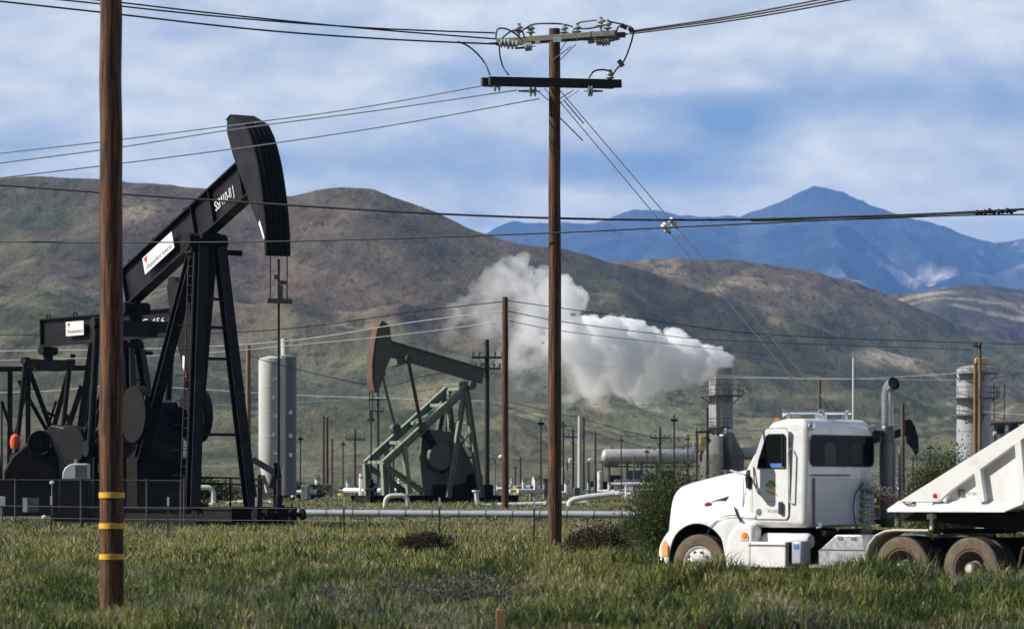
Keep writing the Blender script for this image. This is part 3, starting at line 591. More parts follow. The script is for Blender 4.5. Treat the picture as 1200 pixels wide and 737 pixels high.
far_pole(379, 488, 586, 260, 3.6, wood2, label='left one of three slim poles right of the tall white tank', lean=0)
far_pole(383.5, 489, 586, 262, 3.2, darkwood, label='middle one of three slim poles right of the tall white tank')
far_pole(389, 514, 586, 255, 3.0, wood2, label='shorter right one of three slim poles right of the tall white tank')
far_pole(416, 503, 584, 300, 2.6, darkwood, ((515, 405, 428, 1.5),), 'thin pole with one crossarm between the white tank and the green pump jack')
far_pole(443, 452, 586, 280, 3.2, darkwood, ((468, 432, 453, 1.6), (482, 436, 450, 1.4)), 'dark thin pole with two crossarms below the rusty horse head')
far_pole(523, 466, 586, 240, 3.0, wood2, label='thin pole seen through the green pump jack frame')
far_pole(610, 535, 588, 300, 2.4, darkwood, label='short dark pole just right of the bare brown pole')
far_pole(671.5, 502, 586, 290, 3.0, darkwood, ((512, 660, 683, 1.5),), 'dark thin pole with a crossarm, first right of the centre pole')
far_pole(679.5, 487, 586, 230, 5.4, concrete, label='pale grey pole right of the centre pole')
far_pole(684, 489, 586, 232, 2.8, darkwood, label='dark slim pole touching the pale grey pole')
far_pole(697.5, 505, 588, 250, 3.2, rust, label='reddish brown slim pole left of the long horizontal vessel')
far_pole(743, 533, 575, 380, 2.2, wood2, label='short thin post in front of the long horizontal vessel')
far_pole(773.5, 500, 572, 300, 3.2, darkwood, ((513, 762, 785, 1.5),), 'dark pole with a small crossarm in front of the long horizontal vessel')
far_pole(829, 478, 560, 260, 3.6, darkwood, ((506, 815, 832, 2.2),), 'dark pole with a wooden arm left of the steaming tower')
far_pole(816, 505, 560, 262, 3.0, wood2, label='grey post left of the steaming tower and the arm pole')
far_pole(960.5, 445, 588, 240, 4.2, wood2, label='grey brown pole rising behind the truck cab roof')
far_pole(1058, 473, 590, 200, 5.0, wood2, label='brown pole between the exhaust stack and the far shrub')
far_pole(1148.5, 402, 592, 190, 4.2, wood_tan, ((406, 1140, 1149, 2.0),), 'taller tan pole of the pair in front of the right-hand tower')
far_pole(1143, 425, 592, 188, 5.2, mat('orange_brown_pole_wood', (.24, .13, .05), .85, var=.3), label='shorter orange brown pole of the pair in front of the right-hand tower')
far_pole(2, 470, 600, 190, 3.0, darkwood, label='dark thin pole at the left edge behind the black machines')
b = P(1000, 0, 70); o = None
root = empty('lamp_post', (P(580, 0, 230).x, 230, gz(0, 230)), 0, label='slim post with two round white lamps between the dark pole and the bare pole', cat='lamp post')
z = P(580, 538, 230).z-gz(0, 230); MB().tube((0, 0, 0), (0, 0, z), .06, .05, 8).build('post', greyp, root)
MB().tube((-.45, 0, z), (.45, 0, z), .04, n=6).build('arm', greyp, root)
for sx in (-.42, .42):
    mb = MB(); mb.lathe((sx, 0, z+.02), (0, 0, 1), [(0, 0), (.16, .05), (.19, .16), (.12, .26), (0, .3)], 12); mb.build('lamp', whitepipe, root, smooth=True)

GF = 'power lines over the oil field'
FW = [([(592, 353), (480, 366), (350, 384), (200, 392), (-60, 392)], 150, 150, .022, wirem, 'upper dark cable running left from the bare brown pole'),
      ([(592, 364), (480, 378), (350, 398), (200, 408), (-60, 412)], 150, 150, .022, wirel, 'middle pale cable running left from the bare brown pole'),
      ([(592, 376), (480, 391), (350, 404), (200, 416), (-60, 424)], 150, 150, .018, wirel, 'lower pale cable running left from the bare brown pole'),
      ([(592, 352), (650, 360), (760, 375), (900, 392), (1150, 402), (1260, 404)], 150, 190, .020, wirem, 'upper dark cable running right from the bare brown pole through the steam'),
      ([(592, 364), (660, 377), (760, 390), (850, 399), (1140, 410)], 150, 190, .020, wirem, 'middle dark cable running right from the bare brown pole through the steam'),
      ([(592, 375), (660, 388), (760, 400), (900, 416)], 150, 185, .016, wirem, 'lower dark cable running right from the bare brown pole through the steam'),
      ([(570, 419), (700, 428), (850, 440), (960, 443), (1140, 446)], 185, 190, .016, wirel, 'thin pale cable passing the top of the steaming tower'),
      ([(835, 442), (900, 443), (1000, 444), (1143, 436)], 230, 200, .014, galv, 'pale cable between the steaming tower and the right-hand poles'),
      ([(570, 432), (500, 440), (443, 452), (330, 428), (291, 416)], 185, 165, .02, wirem, 'dark cable sagging behind the rusty horse head'),
      ([(-60, 462), (60, 458), (150, 452), (330, 462), (430, 466), (570, 470)], 250, 250, .03, wirel, 'pale cable running left at the height of the white tank top'),
      ([(570, 470), (671, 500), (760, 524), (828, 520)], 250, 260, .022, wirem, 'dark cable sagging right from the green pump jack to the vessel'),
      ([(592, 470), (680, 490), (773, 513), (829, 506)], 235, 260, .022, wirem, 'dark cable between the pale grey pole and the steaming tower'),
      ([(600, 470), (700, 474), (820, 474), (960, 470), (1058, 476)], 240, 200, .016, wirem, 'thin dark cable behind the steam base, left and right of the tower'),
      ([(443, 468), (500, 520), (560, 521), (671, 513)], 280, 290, .03, wirel, 'pale sagging cable between two thin poles behind the green frame'),
      ([(140, 470), (291, 474), (443, 466)], 165, 280, .02, wirel, 'pale cable crossing behind the legs of the large pump jack'),
      ([(1148, 446), (1200, 437), (1260, 430)], 190, 190, .015, wirem, 'thin dark cable leaving the right-hand poles to the right'),
      ([(1152, 482), (1200, 486), (1260, 490)], 300, 300, .03, wirel, 'upper pale cable right of the right-hand tower')]
for (pts, d0, d1, r, m, lb) in FW: wire(pts, d0, d1, r, m, lb, GF)

# ------------------------------------------------------------------ pump jacks
def unit(root, T, z0, sc, ph, tilt, pinoff=(-1.15, 0, -.45), wside=-1):
    """black conventional pumping unit in its own axes (x towards the well); T unused for shapes, sc scale, ph pivot height, tilt of beam in degrees"""
    S = lambda *a: Vector(a)*sc
    piv = Vector((-.1*sc, 0, ph)); ct, st = math.cos(R(tilt)), math.sin(R(tilt))
    def B(x, y, z): x, z = x*sc, z*sc; return piv+Vector((x*ct-z*st, y*sc, x*st+z*ct))
    # walking beam: deep I-section
    mb = MB(); mb.bar(B(-6.7, 0, .70), B(3.3, 0, .70), .46*sc, .06, up=B(0, 0, 1)-piv); mb.bar(B(-6.7, 0, -.62), B(3.9, 0, -.62), .46*sc, .06, up=B(0, 0, 1)-piv)
    mb.bar(B(-6.7, 0, .04), B(3.3, 0, .04), .12*sc, 1.28*sc, up=B(0, 0, 1)-piv)
    for x in (-6.6, -.9, .5, 2.75): mb.bar(B(x, 0, -.6), B(x, 0, .68), .42*sc, .04*sc, up=B(1, 0, 0)-piv)
    wb = mb.build('walking_beam', blackp, root)
    for x in (-6.2, -4.2, -1.6): 
        mb = MB(); mb.lathe(B(x, 0, .82), (0, 1, 0), [(.10*sc, -.03), (.14*sc, -.03), (.14*sc, .03), (.10*sc, .03)], 12, closed=True); mb.build('lifting_eye', blackd, wb)
    # horse head: two side plates and the curved front
    arc = [(4.12, 1.5), (4.34, .95), (4.45, .4), (4.5, -.2), (4.48, -.83), (4.42, -1.45), (4.33, -2.03), (4.19, -2.65), (4.01, -3.26)]
    out = [(3.44, -.91), (2.97, .84), (2.85, 1.73), (2.98, 2.12), (3.3, 2.2)]+arc+[(3.98, -2.7)]
    hd = MB(); off = B(0, 1, 0)-B(0, 0, 0); w_ = .43
    for s in (-w_, w_-.05): hd.prism([B(x, s, z) for x, z in out], off*.05)
    ho = hd.build('horse_head', blackp, root)
    fr = MB(); n = len(arc); vs = []
    arcf = [(3.05, 2.16), (3.3, 2.2)]+arc
    for (x, z) in arcf: vs += [B(x+.03, -w_-.03, z), B(x+.03, w_+.03, z), B(x-.1, w_+.03, z), B(x-.1, -w_-.03, z)]
    m_ = len(arcf); fr.add(vs, [(i*4+k, i*4+(k+1) % 4, (i+1)*4+(k+1) % 4, (i+1)*4+k) for i in range(m_-1) for k in range(4)]+[(0, 1, 2, 3), tuple((m_-1)*4+k for k in range(4))])
    fr.build('head_face', blackd, ho)
    ft = MB()
    for s in (-.3, -.1, .1, .3): ft.path([B(x+.06, s, z) for x, z in arc], .022*sc, 5)
    ft.build('cable_track', blackp, ho)
    MB().prism([B(3.86, -w_-.02, -2.05), B(3.98, -w_-.02, -2.0), B(4.1, -w_-.02, -2.75), B(4.0, -w_-.02, -2.7)], off*.015).build('decal', whitesign, ho)
    # saddle bearing, samson post
    mb = MB(); mb.tube(piv+S(-.3, -.75, -.95), piv+S(-.3, .75, -.95), .3*sc, n=16); mb.box(piv+S(-.3, 0, -.75), S(.9, .7, .2)); mb.box(piv+S(-.3, -.55, -1.22), S(.6, .3, .3)); mb.box(piv+S(-.3, .55, -1.22), S(.6, .3, .3)); mb.build('saddle_bearing', blackd, root, bevel=.02)
    top = piv.z-1.15*sc; base = .75*sc
    legs = [((0, -.35, top), (1.45, -1.45, base)), ((0, .35, top), (1.15, .95, base)), ((-.6, -.3, top), (-3.1, -1.15, 2.45*sc)), ((-.6, .3, top), (-3.4, 1.1, 2.45*sc))]
    for (a, b) in legs:
        a = Vector((a[0]*sc, a[1]*sc, a[2])); b = Vector((b[0]*sc, b[1]*sc, b[2])); mb = MB(); mb.ibar(a, b, .36*sc, .38*sc, .045*sc, up=(1, 0, .2)); mb.build('samson_leg', blackp, root)
    def lg(i, f): a, b = legs[i]; return Vector((a[0]*sc, a[1]*sc, a[2])).lerp(Vector((b[0]*sc, b[1]*sc, b[2])), f)
    for f in (.2, .31, .43, .72): MB().bar(lg(0, f), lg(1, f), .1*sc, .1*sc).build('crossbar', blackp, root)
    mb = MB(); la = lg(0, .02)+S(-.3, -.12, 0); lb = lg(0, .97)+S(-.3, -.12, 0)
    for s in (-.19, .19): mb.tube(la+S(s, -.12, 0), lb+S(s, -.12, 0), .028*sc, n=6)
    nr = 26
    for i in range(nr): q = la.lerp(lb, (i+.5)/nr)+S(0, -.12, 0); mb.tube(q+S(-.19, 0, 0), q+S(.19, 0, 0), .018*sc, n=5)
    for i in range(3, 10): q = la.lerp(lb, i/10)+S(0, -.12, 0); mb.path([q+S(.36*math.sin(a), -.5*math.sin(abs(a))*0-.36*(1-abs(a)/1.6)*1.2, 0) for a in np.linspace(-1.5, 1.5, 7)], .012*sc, 4)
    mb.build('ladder', blackp, root)
    MB().tube(piv+S(0, .5, -1.3), piv+S(0, 1.25, -1.3), .1*sc, n=10).build('platform_stub', blackd, root)
    # equalizer, pitmans, cranks, weights
    tl = B(-6.25, 0, -.6); mb = MB(); mb.tube(tl+S(0, 0, -.1), tl+S(0, 0, -.75), .26*sc, n=14); mb.tube(tl+S(0, -.5, -.3), tl+S(0, .5, -.3), .22*sc, n=12); mb.build('tail_bearing', blackd, root, smooth=True)
    eq = tl+S(0, 0, -.95); mb = MB(); mb.bar(eq+S(0, -1.55, 0), eq+S(0, 1.55, 0), .3*sc, .42*sc); mb.bar(eq+S(0, -.8, -.22), eq+S(0, .8, -.22), .4*sc, .3*sc); mb.build('equalizer', blackp, root)
    cr = Vector((-5.2*sc, 0, 3.3*sc)); pin = cr+S(*pinoff)
    for s in (-1, 1):
        mb = MB(); mb.tube(eq+S(0, 1.5*s, .15), pin+S(0, 1.5*s, 0), .13*sc, n=12); mb.lathe(eq+S(0, 1.5*s, .1), (0, 1, 0), [(0, -.2*sc), (.2*sc, -.2*sc), (.2*sc, .2*sc), (0, .2*sc)], 14); mb.lathe(pin+S(0, 1.5*s, 0), (0, 1, 0), [(0, -.2*sc), (.28*sc, -.2*sc), (.28*sc, .2*sc), (0, .2*sc)], 16)
        mb.build('pitman_arm', blackp, root, smooth=True)
        mb = MB(); d = (pin-cr).normalized(); mb.bar(cr+d*1.4*sc+S(0, 1.18*s, 0), cr+d*3.0*wside*sc+S(0, 1.18*s, 0), .22*sc, .6*sc, up=(0, 0, 1)); ck = mb.build('crank', blackp, root, bevel=.02)
        mb = MB()
        pts = []
        for a in np.linspace(-150, 150, 21): pts.append(cr+d*2.0*wside*sc+(d*wside*math.cos(R(a))+Vector((0, s, 0)).cross(d)*math.sin(R(a)))*1.0*sc+S(0, (.98 if s > 0 else -1.34), 0))
        mb.prism(pts, S(0, .36, 0)); mb.build('counterweight', blackd, ck)
    # gear box on its pedestal
    mb = MB(); gx = -5.0*sc; mb.prism([Vector((gx+x*sc, -.75*sc, z*sc)) for x, z in ((-1.3, 2.3), (1.5, 2.3), (1.6, 3.5), (1.1, 4.5), (-.3, 4.7), (-1.3, 4.0))], S(0, 1.5, 0)); mb.build('gear_box', blackp, root, bevel=.06)
    mb = MB(); mb.box(S(-4.8, 0, 1.6), S(3.6, 2.4, 1.8)); 
    for x in (-6.5, -5.6, -4.2, -3.1): mb.bar(S(x, -1.25, .75), S(x, -1.25, 2.55), .12*sc, .12*sc)
    mb.build('pedestal', blackd, root)
    mb = MB()
    for s in (-1, 1): mb.ibar(S(-9.5, 1.1*s, .38), S(3.8, 1.1*s, .38), .4*sc, .74*sc, .05*sc)
    for x in (-9.3, -7.5, -4.5, -1.5, 1.35, 3.6): mb.bar(S(x, -1.05, .3), S(x, 1.05, .3), .2*sc, .5*sc)
    mb.box(S(2.4, 0, .55), S(2.9, 2.5, .5)); mb.build('skid_base', blackd, root)
    mb = MB(); mb.box(S(-8.4, 0, 1.3), S(1.2, 1.1, .9)); mb.tube(S(-8.4, -.9, 1.3), S(-8.4, .9, 1.3), .42*sc, n=18); mb.build('motor', blackd, root, bevel=.03)
    # bridle, carrier bar, polished rod, well head
    hb = B(arc[-1][0]+.04, 0, arc[-1][1]); cbz = hb.z-1.55*sc; mb = MB()
    for s in (-.32, .32): mb.tube(Vector((hb.x, s*sc, hb.z+.3)), Vector((hb.x, s*sc, cbz)), .022*sc, n=6)
    mb.build('bridle', blackd, root)
    mb = MB(); mb.box((hb.x, 0, cbz), S(.16, .95, .16)); mb.box((hb.x, 0, cbz+.3*sc), S(.22, .2, .45)); mb.box((hb.x-.02, .12*sc, cbz+.62*sc), S(.2, .3, .12)); mb.box((hb.x, -.1*sc, cbz+.8*sc), S(.16, .2, .14)); mb.build('carrier_bar', mat('grey_worn_steel', (.12, .1, .095), .6, .3), root)
    MB().tube((hb.x, 0, cbz+1.4*sc), (hb.x, 0, .9), .04*sc, n=8).build('polished_rod', blackd, root)
    mb = MB(); mb.tube((hb.x, 0, -.2), (hb.x, 0, 1.2*sc), .12*sc, n=12); mb.tube((hb.x, 0, .35), (hb.x, 0, .5), .24*sc, n=14); mb.tube((hb.x, 0, .75), (hb.x, 0, .87), .22*sc, n=14)
    mb.tube((hb.x, -.9*sc, .55), (hb.x, .9*sc, .55), .08*sc, n=10)
    for s in (-.9, .9, -.5, .5): mb.tube((hb.x, (s-.05)*sc, .55), (hb.x, (s+.05)*sc, .55), .19*sc, n=12)
    mb.tube((hb.x, .5*sc, .5), (hb.x, .5*sc, .95), .03, n=6); mb.build('well_head', blackd, root)
    return B, piv
BIGF = Frame((P(247, 0, 118).x, 118, .56), -57)
big = empty('pump_jack', BIGF.o, BIGF.a, label='largest black pump jack with raised horse head and white sign, at left', cat='pump jack', group='pump jacks')
B, piv = unit(big, BIGF, 0, 1.0, 10.9, 20)
xd = (B(1, 0, 0)-B(0, 0, 0)); zd = B(0, 0, 1)-B(0, 0, 0); yo = -.06-.012
sg = MB(); sg.bar(B(-4.75, -.255, .06), B(-2.35, -.255, .06), .02, .62, up=zd); so = sg.build('sign', whitesign, big)
text_obj('Weatherford America', .29, lettermat, so, B(-4.6, -.268, -.17), xd, zd, sx=.80)
MB().prism([B(-4.68, -.268, .32), B(-4.34, -.268, .32), B(-4.5, -.268, .08)], (B(0, -1, 0)-B(0, 0, 0))*.004).build('emblem', red, so)
text_obj('SSM10-II J', .5, whitetext, big, B(.62, -.10, -.18), xd, zd, sx=.72)
# the raised well-service pole behind: whip and stuffing pieces
SF = Frame((P(158, 0, 142).x, 142, .75), -40)
sec = empty('pump_jack', SF.o, SF.a, label='black pump jack with level beam and small white sign, behind the banded pole', cat='pump jack', group='pump jacks')
B2, piv2 = unit(sec, SF, 0, .84, 8.0, 1.5, (-1.9, 0, -.3))
xd = (B2(1, 0, 0)-B2(0, 0, 0)); zd = B2(0, 0, 1)-B2(0, 0, 0)
sg = MB(); a0 = B2(-4.6, -.27, .1); a1 = B2(-3.3, -.27, .1); sg.bar(a0, a1, .02, .6, up=zd); so = sg.build('sign', whitesign, sec)
text_obj('Weatherford', .22, lettermat, so, B2(-4.5, -.285, -.13), xd, zd, sx=.80)
MB().prism([B2(-4.5, -.285, .38), B2(-4.25, -.285, .38), B2(-4.37, -.285, .18)], (B2(0, -1, 0)-B2(0, 0, 0))*.004).build('emblem', red, so)
text_obj('C-456', .42, whitetext, sec, B2(.7, -.10, -.05), xd, zd, sx=1.3)
AF = empty('derrick_frame', (P(36, 0, 150).x, 150, 1.0), R(0), label='dark braced steel frame at far left below the level pump jack beam', cat='steel frame')
def A_(px, py, dy=0): return P(px, py, 150+dy)-AF.location
for (x0, y0, x1, y1, dd, wd) in ((12, 432, 11, 600, 0, .2), (33, 428, 33, 600, 0, .2), (33, 430, 62, 508, .3, .2), (22, 446, 56, 506, .6, .16), (31, 462, 14, 520, .4, .08), (52, 482, 66, 488, .5, .12), (60, 500, 60, 600, .2, .3), (86, 415, 62, 505, .9, .2), (-30, 433, 112, 431, -.1, .22), (110, 392, 92, 520, -2.5, .3), (96, 452, 74, 520, -1.5, .22), (78, 486, 98, 540, -2, .16), (2, 470, 34, 566, .5, .12), (66, 470, 50, 520, 1, .1), (18, 540, 84, 534, -4, .08), (8, 556, 98, 552, -5, .07), (-12, 440, 4, 600, .4, .2), (104, 434, 100, 600, .4, .2)):
    MB().bar(A_(x0, y0, dd), A_(x1, y1, dd), wd, wd).build('strut', blackd, AF)

# green front-mounted unit
GF_ = Frame((P(510, 0, 170).x, 170, 1.36), 210); gr = empty('pump_jack', GF_.o, GF_.a, label='pale green pump jack with rusty curved horse head, centre left', cat='pump jack', group='pump jacks')
def G(px, py, y): return GF_.y(px, py, y)
tail = G(566, 441, 0); hd0 = G(455, 408, 0)
ud = (hd0-tail).normalized(); upv = Vector((-ud.z, 0, ud.x)); upv = upv if upv.z > 0 else -upv
mb = MB(); mb.ibar(tail+Vector((0, 0, .02)), hd0, .3, .78, .05, up=upv); mb.prism([tail+upv*.39+Vector((0, .03, 0)), hd0+upv*.39+Vector((0, .03, 0)), hd0-upv*.39+Vector((0, .03, 0)), tail-upv*.39+Vector((0, .03, 0))], (0, .04, 0)); mb.build('walking_beam', greend, gr)
def gplate(pts, y0, th, m, name, par=gr): return MB().prism([Vector((p.x, y0, p.z)) for p in [G(px, py, y0) for px, py in pts]], (0, th, 0)).build(name, m, par)
hpts = [(446, 376), (455, 381), (458, 398), (459, 415), (452, 428), (445, 445), (439, 459), (437, 459), (434, 450), (433, 430), (435, 405), (440, 388)]
hpts = [(459-(459-x)*.80, y) for x, y in hpts]
ho = gplate(hpts, .23, .05, greend, 'horse_head'); gplate([(x-5, y) for x, y in hpts], -.28, .05, greend, 'side_plate', ho)
mb = MB(); ar = [(449, 376), (444, 386), (440.5, 402), (438, 425), (438, 445), (441, 460)]
vs = []
for px, py in ar: p = G(px, py, .35); vs += [Vector((p.x+.05, .28, p.z)), Vector((p.x+.05, -.28, p.z)), Vector((p.x-.1, -.28, p.z)), Vector((p.x-.1, .28, p.z))]
mb.add(vs, [(i*4+k, i*4+(k+1) % 4, (i+1)*4+(k+1) % 4, (i+1)*4+k) for i in range(5) for k in range(4)]+[(0, 1, 2, 3), (20, 21, 22, 23)]); mb.build('head_face', rust, ho)
def gbar(x0, y0, ya, x1, y1, yb, w_, h_, m, name, par=gr): return MB().ibar(G(x0, y0, ya), G(x1, y1, yb), w_, h_, .05).build(name, m, par)
gbar(452, 424, .25, 480, 420, .25, .3, .25, whitepipe, 'crosshead') if 0 else None
MB().bar(G(460, 426, -.9), G(478, 421, .9), .3, .34).build('equalizer', greend, gr)
for (x0, y0, x1, y1, yy) in ((478, 420, 494, 500, .9), (447, 438, 463, 502, -.9)):
    a, b_ = G(x0, y0, yy), G(x1, y1, yy); mb = MB(); mb.tube(a, b_, .09, n=10); mb.lathe(a, (0, 1, 0), [(0, -.15), (.17, -.15), (.17, .15), (0, .15)], 12); mb.lathe(b_, (0, 1, 0), [(0, -.18), (.24, -.18), (.24, .18), (0, .18)], 12); mb.build('pitman_arm', mat('brown_weathered_steel', (.10, .065, .045), .8, var=.3) if yy > 0 else greend, gr, smooth=True)
# inclined frame (two rails with rungs)
rl = [((546, 455), (449, 543), .95), ((572, 452), (474, 545), -.95)]
A0, A1 = G(546, 455, .95), G(450, 543, .95)
L0, L1 = A0.copy(), A1.copy(); Rr0 = Vector((A0.x, -.95, A0.z)); Rr1 = Vector((A1.x, -.95, A1.z))
for a, b_ in ((L0, L1), (Rr0, Rr1)): MB().ibar(a, b_, .26, .36, .04).build('frame_rail', greenp, gr)
for f in (.0, .22, .46, .72, .98): MB().bar(L0.lerp(L1, f), Rr0.lerp(Rr1, f), .16, .16).build('crossbar', greenp, gr)
MB().bar(L0.lerp(L1, .22), Rr0.lerp(Rr1, .46), .1, .1).build('brace', greenp, gr); MB().bar(Rr0.lerp(Rr1, .0), L0.lerp(L1, .22), .1, .1).build('brace', greenp, gr)
# feet below the low end
for s in (-.95, .95): MB().ibar(Vector((A1.x, s, A1.z)), Vector((A1.x-.1, s, 0)), .26, .3, .04).build('front_leg', greenp, gr)
for s in (-.95, .95): MB().ibar(Vector((A1.x-.05, s, A1.z-.1)), Vector((A1.x-2.2, s, .5)), .22, .24, .04).build('brace', greenp, gr)
for s in (-.95, .95): MB().bar(L0.lerp(L1, .76)*1.0 if s > 0 else Rr0.lerp(Rr1, .76), Vector((A1.x-1.4, s, .4)), .22, .24).build('brace', greenp, gr)
# rear legs
for s in (-.95, .95):
    tp = Vector((A0.x, s, A0.z)); MB().ibar(tp, Vector((A0.x-.75, s*1.25, .2)), .24, .28, .04).build('rear_leg', greenp, gr)
    MB().ibar(tp+Vector((.1, 0, -.3)), Vector((A0.x+1.15, s*1.25, .2)), .2, .24, .04).build('rear_leg', greend if s < 0 else greenp, gr)
for z0, z1, y0, y1 in ((3.9, 2.2, -1.05, 1.12), (3.9, 2.2, 1.05, -1.12)): MB().bar(Vector((A0.x-.35, y0, z0)), Vector((A0.x-.5, y1, z1)), .08, .08).build('brace', greenp, gr)
for z in (3.9, 2.2): MB().bar(Vector((A0.x-.35, -1.1, z)), Vector((A0.x-.35, 1.1, z)), .1, .1).build('crossbar', greenp, gr)
MB().tube(A0+Vector((-.2, .4, .15)), Vector((A0.x-.2, -1.5, A0.z+.15)), .2, n=12).build('pivot_bearing', greend, gr, smooth=True)
mb = MB()
for s in (-.2, .2): mb.bar(L0.lerp(L1, .12)+Vector((0, -.7+s, .15)), Vector((L0.x+.9, .25+s, .3)), .05, .05)
for i in range(16): mb.bar((L0.lerp(L1, .12)+Vector((0, -.9, .15))).lerp(Vector((L0.x+.9, .05, .3)), i/16), (L0.lerp(L1, .12)+Vector((0, -.5, .15))).lerp(Vector((L0.x+.9, .45, .3)), i/16), .03, .03)
mb.build('ladder', greend, gr)
# gear box with big curved guard and counterweights
gp_ = [(494, 500), (506, 504), (516, 503), (528, 511), (546, 546), (549, 556), (543, 566), (520, 570), (512, 580), (500, 588), (494, 575), (491, 540)]
gb = gplate(gp_, .55, .12, greend, 'gear_guard'); gplate(gp_, -.55, .12, greend, 'gear_guard')
mb = MB(); mb.prism([G(x*.92+41, y*.92+43, -.5) for x, y in gp_], (0, 1.0, 0)); mb.build('gear_box', greend, gr, bevel=.04)
for s in (.9, -.9):
    mb = MB(); c_ = G(494, 500, s); e_ = G(523, 552, s); mb.bar(c_, e_, .2, .5, up=(1, 0, .5)); ck = mb.build('crank', blackd, gr)
    mb = MB(); cc_ = G(515, 535, s); mb.lathe(cc_, (0, 1, 0), [(0, -.15), (.65, -.15), (.7, 0), (.65, .15), (0, .15)], 20); mb.build('counterweight', greend, ck)
mb = MB()
for s in (-1.0, 1.0): mb.ibar(Vector((4.2, s, .15)), Vector((-4.2, s, .15)), .3, .34, .04)
for x in (4, 2, 0, -2, -4): mb.bar((x, -1, .15), (x, 1, .15), .2, .28)
mb.box((-1.2, 0, .55), (3.4, 1.5, .6)); mb.build('skid_base', blackd, gr)
mb = MB(); mb.box((-1.9, .3, 1.0), (.9, .8, .7)); mb.tube((-1.9, .9, 1.1), (-1.9, -.5, 1.1), .35, n=14); mb.build('motor', blackd, gr, bevel=.02)
mb = MB(); fx = 3.6
for s in (-.15, .15): mb.tube((fx, s, G(436, 458, 0).z), (fx, s, G(436, 492, 0).z), .022, n=6)
mb.box((fx, 0, G(436, 492, 0).z), (.14, .5, .12)); mb.tube((fx, 0, G(436, 480, 0).z), (fx, 0, .3), .035, n=8); mb.build('polished_rod', blackd, gr)
mb = MB(); mb.tube((fx, 0, -.1), (fx, 0, 1.1), .12, n=10); mb.tube((fx, -.5, .6), (fx, .5, .6), .09, n=8); mb.tube((fx, 0, .8), (fx, 0, .92), .22, n=10); mb.build('well_head', blackd, gr)

# small far pump jack head behind the exhaust stack and rusty head left of the counterweight
hx = P(1068, 0, 210); root = empty('pump_jack', (hx.x, 210, 1.45), 0, label='small distant dark pump jack whose rounded head shows right of the exhaust stack', cat='pump jack', group='pump jacks')
def HH(px, py): return P(px, py, 210)-root.location
mb = MB(); mb.prism([HH(x, y) for x, y in ((1060, 492), (1067, 491), (1072, 499), (1076, 512), (1077, 528), (1074, 534), (1070, 526), (1063, 518))], (0, .5, 0)); mb.build('horse_head', blackd, root)
MB().bar(HH(1064, 505)+Vector((0, .25, 0)), HH(1018, 516)+Vector((0, .25, 0)), .3, .5).build('walking_beam', blackd, root)
MB().bar(HH(1040, 512)+Vector((0, .25, 0)), HH(1034, 588)+Vector((0, -.6, 0)), .25, .25).build('samson_leg', blackd, root); MB().bar(HH(1040, 512)+Vector((0, .25, 0)), HH(1050, 588)+Vector((0, .8, 0)), .25, .25).build('samson_leg', blackd, root)
MB().tube(HH(1075, 534)+Vector((0, .25, 0)), HH(1075, 590)+Vector((0, .25, 0)), .03, n=6).build('polished_rod', greyp, root)
hx = P(155, 0, 190); root = empty('pump_jack', (hx.x, 190, 1.4), 0, label='distant pump jack with narrow rusty red head, right of the banded pole', cat='pump jack', group='pump jacks')
def HK(px, py): return P(px, py, 190)-root.location
mb = MB(); mb.prism([HK(x, y) for x, y in ((148, 418), (153, 410), (159, 410), (162, 418), (162, 462), (152, 462), (149, 440))], (0, .6, 0)); mb.build('horse_head', rust, root)
MB().bar(HK(155, 435)+Vector((0, .3, 0)), HK(155, 435)+Vector((0, 7, -.5)), .3, .6).build('walking_beam', rust, root)
for s in (-8, 8): MB().bar(HK(155, 438)+Vector((0, 3.5, 0)), HK(155+s, 592)+Vector((0, 3.5, 0)), .25, .25).build('samson_leg', rust, root)
MB().tube(HK(155, 462)+Vector((0, .1, 0)), HK(155, 592)+Vector((0, .1, 0)), .03, n=6).build('polished_rod', blackd, root)

# ------------------------------------------------------------------ wire fence and chain link enclosure
fo = P(403, 0, 96); WF = empty('wire_fence', (0, 0, 0), 0, label='sagging wire fence on thin rusty steel posts with white tips', cat='fence')
fp = [(-40, 104), (60, 102), (197, 100), (300, 98), (403, 96), (515, 94), (626, 92), (745, 90)]
tops = []
for px, D in fp:
    x = (px-CX)/F*D; z = gz(x, D); MB().box((x, D, z+.55), (.05, .04, 1.3)).build('post', rust, WF); MB().box((x, D, z+1.23), (.054, .044, .26)).build('post_tip', whitesign, WF); tops.append(Vector((x, D, z)))
for hh in (1.05, .7, .35): MB().path([p+Vector((0, -.03, hh)) for p in tops], .005, 4).build('wire', greyp, WF)
linkm = bpy.data.materials.new('chain_link_mesh'); linkm.use_nodes = True; t = linkm.node_tree; b = t.nodes['Principled BSDF']; b.inputs['Base Color'].default_value = (.10, .10, .10, 1); b.inputs['Metallic'].default_value = .3; b.inputs['Roughness'].default_value = .6
tcn = t.nodes.new('ShaderNodeTexCoord'); sp = t.nodes.new('ShaderNodeSeparateXYZ'); t.links.new(tcn.outputs['Object'], sp.inputs[0])
def lines(sgn):
    v = mth(t, 'MULTIPLY', mth(t, 'ADD', sp.outputs[0], mth(t, 'MULTIPLY', sp.outputs[2], sgn)), 14.0); f = mth(t, 'FRACT', v); return mth(t, 'LESS_THAN', f, .10)
al = mth(t, 'MAXIMUM', lines(1.0), lines(-1.0)); t.links.new(al, b.inputs['Alpha'])
fencep = mat('weathered_fence_steel', (.05, .05, .05), .7)
